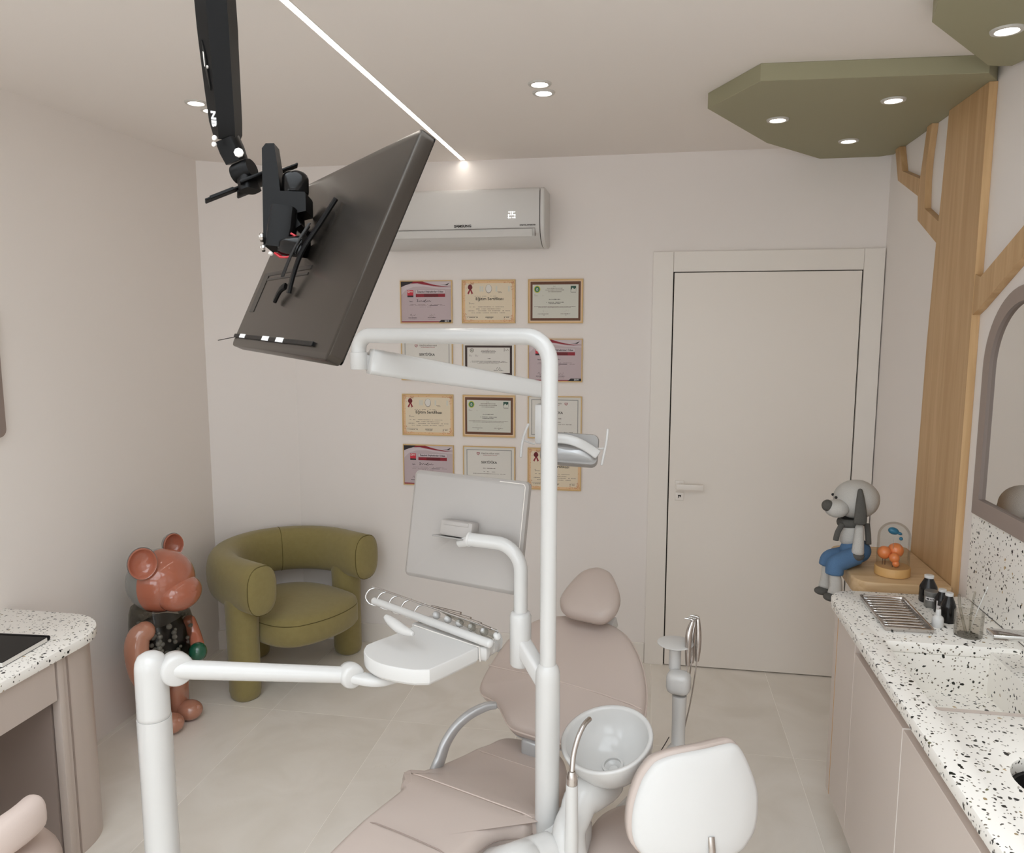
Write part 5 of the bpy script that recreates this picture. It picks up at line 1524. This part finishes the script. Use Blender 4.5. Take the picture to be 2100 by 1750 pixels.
b = BM(); m4 = rot_to(mx_, my_, mn, MP(.004, .012, 0)); box(b, -.056, .050, -.030, .016, .004, .048, bevel=.006, mtx=m4); box(b, -.044, .038, .002, .013, .046, .0495, bevel=.001, mtx=m4)
br_ = part('mount_box', b, 'grey_plastic', t, smooth=40)
b = BM(); box(b, -.075, .042, -.036, -.0315, .004, .056, bevel=.0015, seg=1, mtx=m4); part('shelf_plate', b, 'mid_grey', br_, smooth=0)
b = BM(); tube(b, [MP(.010, -.034, .03), Vector(me_) + hv * (-.012)], [.013, .0165], n=20); lathe(b, [(.0193, 0), (.0207, .001), (.0207, .006), (.0193, .007)], o=Vector(me_) - hv * .003, axis=tuple(hv), n=24); part('arm_socket', b, 'white_matte', br_)

# ------------------------------------------------------------------ delivery unit: post, arm and tray
zt2 = .95
t = thing('delivery_unit', 'white post with a swing arm carrying the instrument tray', 'dental unit', (0, 0, 0))
dp = (-1.2497, 1.6874, 0.7821)
dpx, dpy = dp[0], dp[1]
t.location = (dpx, dpy, 0); W[t] = Matrix.Translation((dpx, dpy, 0))
zp = 0.9782
b = BM(); lathe(b, [(.12, 0), (.12, .012), (.06, .024), (.044, .04), (.0425, .6), (.0425, 0.8226)], o=(dpx, dpy, 0), n=40); ps = part('post', b, 'white', t, smooth=50)
b = BM(); zj = 0.8226
lathe(b, [(.0405, zj + .0004), (.0405, zj + .0012), (.0415, zj + .002), (.0412, zj + .01), (.0405, zp - .035), (.040, zp - .020), (.038, zp - .004), (.031, zp + .011), (.018, zp + .019), (.006, zp + .0215)], o=(dpx, dpy, 0), n=40); part('post_head', b, 'white', t, smooth=60)
el = Vector((-1.1921, 1.7092, 0.9472)); kn = Vector((-0.7695, 1.847, 0.902))
ad = (kn - el).normalized(); an = ad.cross(Vector((0, 0, 1))).normalized()
b = BM(); 
sl = Vector((0.7484, -0.6629, 0.021))
lathe(b, [(.030, -.040), (.0405, -.030), (.0425, -.010), (.0425, .008), (.0395, .017), (.034, .0205)], o=el, axis=sl, n=36); part('elbow', b, 'white', t, smooth=50)
b = BM(); tube(b, [el, el + ad * .05, kn], [.0245, .0245, .0215], n=28); part('swing_arm', b, 'white', t, smooth=60)
b = BM(); sl2 = Vector((0.7287, -0.6848, 0.0038)); lathe(b, [(.022, -.030), (.030, -.024), (.033, -.008), (.033, .010), (.030, .018), (.025, .021)], o=kn, axis=sl2, n=32); part('wrist_joint', b, 'white', t, smooth=50)
b = BM(); fp = catmull([kn + Vector((0, 0, -.004)), (-0.7039, 1.8478, 0.892), (-0.669, 1.8728, 0.89), (-0.6387, 1.9276, 0.888), (-0.6114, 2.0002, 0.886)], 5); tube(b, fp, .022, n=18, ry=.0135, up=(0, 0, 1), power=3); part('fork', b, 'white', t, smooth=50)
# tray slab: pointed front corner, rounded rear-left end
tr_o = [(-0.5381, 1.8061), (-0.4936, 1.8793), (-0.4462, 1.9639), (-0.4878, 1.9932), (-0.5785, 2.04), (-0.6655, 2.0798), (-0.7111, 1.9985), (-0.7507, 1.9361), (-0.7532, 1.9091), (-0.7442, 1.8783), (-0.7179, 1.8454), (-0.6749, 1.8167), (-0.6234, 1.8024), (-0.5756, 1.7965)]
tr_s = []
P2 = [Vector((x, y, 0)) for x, y in tr_o]
tr_s = [(p.x, p.y) for p in P2[:3]] + [(p.x, p.y) for p in P2[3:6]] + [(p.x, p.y) for p in catmull(P2[6:] , 4)]
b = BM(); cushion(b, tr_s, [(.03, -.050), (.006, -.044), (.001, -.037), (0, -.030), (0, -.004), (.0012, -.001), (.003, 0)], lambda a, c, h: (a, c, .955 + h), flat=True); part('tray', b, 'white_matte', t, smooth=24)
# instrument bridge behind the tray with clear cradle and whip arms
ia = Vector((-0.6655, 2.0798, 0.955)); ib = Vector((-0.4462, 1.9639, 0.955))
idr = (ib - ia).normalized(); ibk = Vector((-idr.y, idr.x, 0))
if ibk.y < 0:
    ibk = -ibk
Lb = (ib - ia).length
def IB(a, k, z):
    return ia + idr * a + ibk * k + Vector((0, 0, z))
b = BM()
o_ = [(0.0, .003), (Lb + .002, .003), (Lb + .010, .05), (Lb + .006, .088), (Lb - .02, .106), (-.005, .10), (-.012, .05)]
pts3 = smooth2(o_, 4)
cushion(b, pts3, [(.014, -.046), (.003, -.036), (0, -.02), (0, -.006), (.003, -.001), (.006, 0)], lambda a, c, h: IB(a, c, h), dome=.002, steps=3); ibp = part('instrument_bridge', b, 'white', t, smooth=50)
b = BM(); tube(b, [IB(.0, .002, .001), IB(Lb + .004, .002, .001), IB(Lb + .006, .002, -.040)], .0016, n=6); tube(b, [IB(Lb - .03, .075, .003), IB(Lb - .002, .068, .0015), IB(Lb + .0085, .060, -.004), IB(Lb + .0095, .058, -.03)], .0016, n=6); part('edge_line', b, 'trim', ibp)
# long cradle rail reaching far left
r0 = Vector((-0.4103, 1.9498, 0.9749)); r1 = Vector((-0.8274, 2.1886, 0.9813))
b = BM(); tube(b, [r1, r0], [.0115, .0125], n=16, dome=.8); part('cradle_rail', b, 'white', t, smooth=60)
h0 = Vector((-0.3929, 1.972, 1.0033)); h1 = Vector((-0.8449, 2.2208, 1.0166))
b = BM(); tube(b, [h1, h0], .0030, n=10); part('upper_rail', b, 'chrome', t)
rings_ = [((-0.831, 2.218, 1.0152), (-0.8517, 2.2082, 1.0078), (-0.8601, 2.1992, 0.9897), (-0.8488, 2.1937, 0.9717), (-0.8243, 2.192, 0.9644))]
for k in range(5):
    dv = Vector((-0.7847, 2.1962, 1.0129)) - Vector((-0.831, 2.218, 1.0152))
    sc_k = [0, .99, 1.97, 2.97, 4.02][k]
    b = BM(); tube(b, catmull([Vector(p) + dv * sc_k for p in rings_[0]], 5), .0028, n=10); part('cradle_ring', b, 'chrome', t)
for k in range(6):
    p = Vector((-0.6012, 2.0964, 0.9861)).lerp(Vector((-0.3948, 1.9746, 0.9867)), k / 5)
    b = BM(); lathe(b, [(.004, -.012), (.011, -.006), (.0125, .002), (.009, .008), (.001, .0095)], o=p, axis=tuple((idr * .8 + Vector((0, 0, .6))).normalized()), n=18); part('holder_cup', b, 'white', t, smooth=60)
cv = [((-0.6416, 2.1178, 1.0085), (-0.3902, 1.9719, 0.9993)), ((-0.5821, 2.0814, 1.002), (-0.4114, 1.9551, 0.9782))]
b = BM(); A, B_, C_, D_ = Vector(cv[0][0]), Vector(cv[0][1]), Vector(cv[1][1]), Vector(cv[1][0])
n_ = (B_ - A).cross(D_ - A).normalized(); loft(b, [[A, B_, C_, D_], [p + n_ * .003 for p in (A, B_, C_, D_)]]); part('clear_cover', b, 'clear', t, smooth=0, label='clear plastic cover')
b = BM()
for k in range(4):
    p0 = Vector((-0.6174, 2.102, 1.0114)).lerp(Vector((-0.4858, 2.0278, 1.0087)), k / 3); p1 = Vector((-0.514, 2.0444, 1.0177)).lerp(Vector((-0.4108, 1.9792, 1.0047)), k / 3)
    tube(b, [p0, p1], [.0026, .0040], n=8)
part('whip_arms', b, 'steel', t)
b = BM(); tube(b, catmull([(-0.7043, 1.9505, 1.0292), (-0.6787, 1.9335, 1.0207), (-0.6426, 1.9083, 1.0138), (-0.6073, 1.884, 1.0152)], 5), [.004 + .011 * math.sin(math.pi * (.12 + .8 * i / 15)) for i in range(16)], n=16, dome=.6); part('side_handle', b, 'white', t, smooth=60)

# ------------------------------------------------------------------ dentist's stool in the lower right
SC = Vector((0.1445, 1.8375, 0.654))
snv = Vector((0.2603, -0.9048, 0.3371))                      # the back of the backrest looks at the camera
t = thing('dentist_stool', 'stool with white backrest shell and taupe leather pad beside the counter', 'stool', (0.0485, 1.9759, 0))
so2 = [(-0.0937, 0.0912), (-0.0449, 0.1064), (0.027, 0.1177), (0.0763, 0.126), (0.106, 0.1278), (0.127, 0.1145), (0.1486, 0.0733), (0.1671, 0.0175), (0.1667, -0.0304), (0.1549, -0.0774), (0.1318, -0.108), (0.1053, -0.1283), (0.0417, -0.1439), (-0.0453, -0.1488), (-0.1187, -0.141), (-0.1507, -0.1159), (-0.1619, -0.087), (-0.163, -0.0516), (-0.1552, -0.0072), (-0.1358, 0.043), (-0.1146, 0.0733)]
ux_ = None
n__ = snv.normalized(); upv = Vector((-0.0564, 0.3157, 0.9472)); rv = upv.cross(n__).normalized(); uv_ = n__.cross(rv)
def SP(a, c, h):
    bow = -.9 * a * a - .25 * c * c                       # gently curved shell
    return SC + rv * a + uv_ * c + n__ * (h + bow)
s3 = smooth2(so2, 3)
b = BM(); cushion(b, s3, [(.004, -.006), (0, -.002), (.002, .004), (.012, .009)], SP, dome=.004, steps=4); part('back_shell', b, 'white_matte', t, smooth=60)
pad = [(a, c) for a, c in offset2(s3, -.004)]
off = rv * -.006 + uv_ * .006
b = BM(); cushion(b, pad, [(.03, -.052), (.010, -.046), (.0, -.034), (.0, -.014), (.004, -.0065)], lambda a, c, h: SP(a, c, h) + off, dome=.0, steps=3); part('back_pad', b, 'taupe_leather', t, smooth=60)
sx0, sy0, sz0 = (0.0485, 1.9759, 0.4349)
b = BM(); lathe(b, [(.14, -.075), (.178, -.066), (.19, -.045), (.19, -.028), (.18, -.010), (.155, .0), (.08, .007), (.0, .009)], o=(sx0, sy0, sz0), n=44); part('seat', b, 'taupe_leather', t, smooth=60)
b = BM(); lathe(b, [(.05, sz0 - .085), (.12, sz0 - .0755)], o=(sx0, sy0, 0), n=24); lathe(b, [(.024, .08), (.024, .25), (.016, .252), (.016, sz0 - .08)], o=(sx0, sy0, 0), n=24); part('column', b, 'steel', t)
for k in range(5):
    a = 2 * math.pi * k / 5 + .3
    b = BM(); tube(b, [(sx0, sy0, .095), (sx0 + .24 * math.cos(a), sy0 + .24 * math.sin(a), .062)], [.022, .014], n=12, dome=.5); lg = part('foot', b, 'steel', t)
    b = BM(); q = Vector((sx0 + .235 * math.cos(a), sy0 + .235 * math.sin(a), .0255)); lathe(b, [(.0235, -.010), (.0255, -.007), (.0255, .007), (.0235, .010)], o=q, axis=(-math.sin(a), math.cos(a), 0), n=20); box(b, q.x - .006, q.x + .006, q.y - .006, q.y + .006, q.z + .012, q.z + .032); part('castor', b, 'black', lg)
b = BM(); lo_ = SP(.04, -.115, .012)
pB = SP(.025, -.07, .016); pC = SP(.025, -.135, .016)
tube(b, [SP(.028, -.085, .010), SP(.028, -.115, .014), SP(.028, -.165, .005), Vector((sx0 * .5 + SP(.028, -.2, 0).x * .5, sy0 * .5 + SP(.028, -.2, 0).y * .5, sz0 - .095)), Vector((sx0, sy0, sz0 - .088))], .009, n=10, ry=.006); part('back_bracket', b, 'steel', t)

# ------------------------------------------------------------------ black ceiling monitor arm and the screen it carries
tvc = Vector((-.671, 1.461, 1.97))
tx = Vector((.661, -.751, -.014)).normalized(); ty = Vector((.321, .265, .909)); ty = (ty - tx * ty.dot(tx)).normalized(); tn = tx.cross(ty)
tw, th_ = .36, .2057
def TV(a, c, h):
    return tvc + tx * a + ty * c + tn * h
t = thing('television', 'thin black television seen from behind, tilted high up on the ceiling arm', 'television', tuple(tvc))
b = BM(); cushion(b, rrect(-tw, tw, -th_, th_, .015, 5), [(.002, -.026), (0, -.024), (0, -.003), (.001, -.0008), (.003, .0), (.012, .0006)], TV, flat=True); part('housing', b, 'tv_back', t, smooth=35)
b = BM(); cushion(b, rrect(-tw + .003, tw - .003, -th_ + .003, th_ - .003, .006, 4), [(0, -.0275), (0, -.0262)], TV, steps=2); part('screen', b, 'black_gloss', t, smooth=30)
mt = rot_to(tx, ty, tn, tvc)
b = BM(); box(b, -tw + .012, tw - .09, -th_ + .020, -th_ + .028, -.004, .006, bevel=.001, seg=1, mtx=mt); st = part('cable_strip', b, 'black', t, smooth=0)
b = BM()
for a in (-.285, -.075, .035):
    box(b, a, a + .052, -th_ + .0195, -th_ + .0285, .0055, .0066, mtx=mt)
part('strip_mark', b, 'ink_white', st, smooth=0)
b = BM(); box(b, -.315, -.275, -.120, -.028, .0, .0018, mtx=mt); box(b, -.315, .05, -.030, -.022, .0, .0020, mtx=mt); box(b, -.272, .045, -.042, -.037, .0, .0018, mtx=mt); part('port_recess', b, 'tv_dark', t, smooth=0)
b = BM(); tube(b, [TV(-tw + .02, -th_ + .02, .004), TV(-tw - .155, -th_ + .006, .004)], .0011, n=6); part('antenna_wire', b, 'black', st)

t = thing('ceiling_monitor_arm', 'black jointed ceiling arm with silver bolts and red levers holding the television', 'monitor arm', (-.86, 1.30, ZC))
# long boom, a box with slanted faces
top_c = (-0.8662, 1.4874, 2.4755)
d0 = Vector((-0.871, 1.4865, 2.4755)); d1 = Vector((-0.8972, 1.5514, 2.226))
bd_ = (d1 - d0).normalized()
d00 = d0 - bd_ * ((ZC - .03 - d0.z) / -bd_.z)
rt = Vector((0.9844, 0.1758, 0.0)); rt = (rt - bd_ * rt.dot(bd_)).normalized(); fwv = rt.cross(bd_)
if fwv.y > 0:
    fwv = -fwv
def BO(s, a, c):
    return d00 + (d1 - d00) * s + rt * a + fwv * c
def sec(s, k, w2=1.0):
    return [BO(s, -.034 * k * w2, .004), BO(s, -.002 * k, .030 * k), BO(s, .036 * k, .022 * k), BO(s, .036 * k, -.034 * k), BO(s, -.030 * k * w2, -.034 * k)]
b = BM(); loft(b, [sec(0, 1.02), sec(.55, 1.0), sec(.62, .97), sec(.80, .92, .95), sec(.93, .88, .88), sec(.985, .84, .72), sec(1.0, .76, .5)])
bmm = part('boom', b, 'black', t, smooth=25)
b = BM()
sl_ = [BO(.60, -.0225, .0135), BO(.66, -.0165, .0190), BO(.80, -.0100, .0230), BO(.72, -.0195, .0150)]
fn = (sl_[1] - sl_[0]).cross(sl_[3] - sl_[0]).normalized()
if fn.dot(Vector((0, 0, 1.83)) - Vector((sl_[0]))) < 0 and False:
    fn = -fn
loft(b, [[p + fn * .0012 for p in sl_], [p - fn * .0012 for p in sl_]]); part('slot', b, 'tv_dark', bmm, smooth=0)
b = BM()
for tri in ([BO(.645, -.0212, .0146), BO(.648, -.0190, .0166), BO(.705, -.0190, .0160), BO(.703, -.0205, .0148)], [BO(.70, -.0140, .0206), BO(.705, -.0125, .0218), BO(.712, -.0140, .0205)]):
    loft(b, [[p + fn * .0018 for p in tri], [p - fn * .0018 for p in tri]])
part('slot_highlight', b, 'trim', bmm, smooth=0)  # highlights in the slot, put in as white chips
# white two letter mark on the left face
L0, L1_ = BO(.915, -.0200, .0085), BO(.915, .0005, .0265)
yv = (L1_ - L0).normalized(); xv = bd_.copy(); nv = xv.cross(yv).normalized()
if nv.dot(Vector((0, 0, 1.83)) - L0) < 0:
    nv = -nv; xv = -xv
xv = yv.cross(nv)
b = BM(); text_into(b, 'NB', .024, rot_to(xv, yv, nv, (L0 + L1_) / 2 + nv * .0022), extrude=.0006, bold=.0012, wide=.95); part('lettering', b, 'ink_white', bmm, smooth=0)
b = BM(); lathe(b, [(.07, -.03), (.075, -.026), (.075, 0)], o=(d00.x, d00.y, ZC), n=32); lathe(b, [(.03, -.06), (.03, -.03)], o=(d00.x, d00.y, ZC), n=24); part('ceiling_plate', b, 'black', t)
def disc(p, ax, r, h, m, par, name, n=16):
    b = BM(); lathe(b, [(r * .85, 0), (r, h * .3), (r, h * .8), (r * .8, h)], o=p, axis=ax, n=n); lathe(b, [(r * .45, h), (r * .45, h * 1.15)], o=p, axis=ax, n=6); return part(name, b, m, par, smooth=30)
vw = Vector((-0.0671, -0.9973, 0.0285))
disc((-0.8948, 1.515, 2.2185), vw, .0055, .006, 'trim', bmm, 'bolt'); disc((-0.8955, 1.5132, 2.2054), vw, .0052, .006, 'trim', bmm, 'bolt')
# knuckles
b = BM(); m4 = None
k0, k1 = Vector((-0.8874, 1.5479, 2.2248)), Vector((-0.874, 1.5597, 2.18))
tube(b, [k0, k0.lerp(k1, .5), k1], [.022, .023, .020], n=14, ry=.020, power=5, up=tuple(vw)); kk = part('knuckle', b, 'black', t, smooth=35)
disc((-0.8554, 1.5359, 2.1917), (0.4063, -0.8973, 0.1727), .0100, .006, 'trim', kk, 'bolt', 8)
b = BM(); lathe(b, [(.020, -.022), (.022, -.016), (.022, .016), (.020, .022)], o=(-0.8592, 1.5597, 2.1594), axis=(0.9528, -0.0995, 0.2867), n=24)
tube(b, [(-0.8562, 1.5602, 2.1594), (-0.8506, 1.5585, 2.1388), (-0.845, 1.5568, 2.1182)], [.016, .020, .024], n=14, ry=.016, power=4); part('swivel', b, 'black', t, smooth=40)
# thin mounting plate seen almost edge on
pa, pb = Vector((-0.9214, 1.5089, 2.0916)), Vector((-0.7699, 1.63, 2.1833))
pdv = (pb - pa).normalized(); pnn = Vector((-0.2872, -0.4311, -0.8553)); pnn = (pnn - pdv * pnn.dot(pdv)).normalized(); psd = pdv.cross(pnn)
Lp = (pb - pa).length
b = BM(); m4 = rot_to(pdv, psd, pnn, pa)
box(b, 0, Lp, -.010, .010, -.002, .002, bevel=.0008, seg=1, mtx=m4); box(b, Lp * .36, Lp * .66, -.034, .034, -.004, .004, bevel=.003, mtx=m4); box(b, Lp * .32, Lp * .50, -.006, .030, .004, .010, bevel=.002, mtx=m4); box(b, Lp * .05, Lp * .3, -.012, -.004, -.0035, .0035, bevel=.001, seg=1, mtx=m4)
part('mount_plate', b, 'black', t, smooth=25)
# vertical forearm with its drum
v0, v1 = Vector((-0.7776, 1.5288, 2.2032)), Vector((-0.7697, 1.5016, 1.9864))
vd = (v1 - v0).normalized(); vr_ = Vector((0.9844, 0.1758, 0.0)); vr_ = (vr_ - vd * vr_.dot(vd)).normalized(); vf = vd.cross(vr_)
if vf.y > 0:
    vf = -vf
def VO(px, py, h):
    return None
m4 = rot_to(vr_, vf, -vd, v0)
Lv = (v1 - v0).length
b = BM()
prof = [(-.0165, -.010), (-.0085, 0.0), (.0085, 0.0), (.0155, -.05), (.020, -.10), (.022, -.16), (.014, -Lv + .03), (-.004, -Lv), (-.016, -Lv + .01)]
loft(b, [[m4 @ Vector((x, y, z)) for x, z in prof] for y in (-.024, .012)]); part('forearm', b, 'black', t, smooth=25)
b = BM()
prof = [(.014, -.10), (.072, -.103), (.074, -.108), (.074, -.142), (.056, -.146), (.056, -.158), (.064, -.170), (.052, -.178), (.034, -.166), (.024, -.150), (.018, -.148)]
loft(b, [[m4 @ Vector((x, y, z)) for x, z in prof] for y in (-.038, .020)]); part('fore_block', b, 'black', t, smooth=25)
b = BM(); dcc = m4 @ Vector((.046, -.008, -.098)); lathe(b, [(.026, -.001), (.027, .004), (.027, .030), (.0255, .036), (.020, .042), (.008, .047), (.0, .048)], o=dcc, axis=-vd, n=36); part('drum', b, 'black_gloss', t, smooth=35)
b = BM(); lk0, lk1 = Vector((-0.7374, 1.498, 2.0703)), Vector((-0.7458, 1.4803, 1.9869))
tube(b, [lk0, lk0.lerp(lk1, .5), lk1], [.0245, .027, .024], n=16, ry=.024, power=4, up=tuple(vf)); part('lower_link', b, 'black', t, smooth=30)
for p, r in (((-0.7767, 1.4781, 2.0115), .010), ((-0.7707, 1.4711, 1.9893), .008)):
    disc(p, (-0.884, -0.4674, -0.011), r, .008, 'steel', t, 'bolt', 10)
disc((-0.7564, 1.4673, 1.98), (-0.0224, -0.4168, -0.9087), .005, .005, 'trim', t, 'bolt', 10)
# ball joint, red levers and the cross bracket on the back of the screen
hub = TV(-.005, .015, .012)
b = BM(); tube(b, [Vector((-0.7338, 1.4778, 1.9903)), Vector((-0.709, 1.4617, 1.9902)), hub], [.016, .020, .022], n=14, power=3); ball(b, (-0.7104, 1.4555, 1.9839), .010, 14, 10); ball(b, (-0.7126, 1.4567, 1.9954), .008, 14, 10); jt = part('ball_joint', b, 'black_gloss', t, smooth=45)
def flat(pts, w, m, par, name):
    b = BM(); tube(b, pts, w, n=8, ry=.0022, power=4); return part(name, b, m, par, smooth=30)
flat([Vector((-0.7106, 1.4649, 2.0163)), Vector((-0.7018, 1.4658, 2.0115)), Vector((-0.6945, 1.4608, 2.0022))], [.004, .0085, .004], 'red', jt, 'lever')
flat([Vector((-0.7462, 1.4638, 1.9786)), Vector((-0.736, 1.4598, 1.9732)), Vector((-0.7277, 1.4556, 1.9689)), Vector((-0.7158, 1.4525, 1.9684)), Vector((-0.7049, 1.4496, 1.9699))], [.003, .005, .006, .005, .002], 'red', jt, 'lever')
def strap(name, pts, w, h):
    b = BM(); tube(b, catmull([TV(a, c, hh) for a, c, hh in pts], 5), w, n=8, ry=h, up=tuple(tn), power=5); return part(name, b, 'black', t, smooth=30)
strap('mount_rail', [(.055, .115, .010), (.040, .06, .016), (.020, .0, .022), (.004, -.05, .016), (.002, -.085, .010)], .0075, .004)
strap('mount_rail', [(-.070, .065, .010), (-.050, .045, .016), (-.02, .02, .02)], .0075, .004)
strap('mount_rail', [(-.082, -.100, .010), (-.060, -.078, .013), (-.045, -.068, .010)], .0075, .004)
b = BM()
for k in range(3):
    tube(b, catmull([TV(.015 + .006 * k, .055, .030), TV(-.005 + .006 * k, 0, .034), TV(-.04 + .008 * k, -.055, .026)], 4), .0016, n=6)
part('cable', b, 'rubber', t)
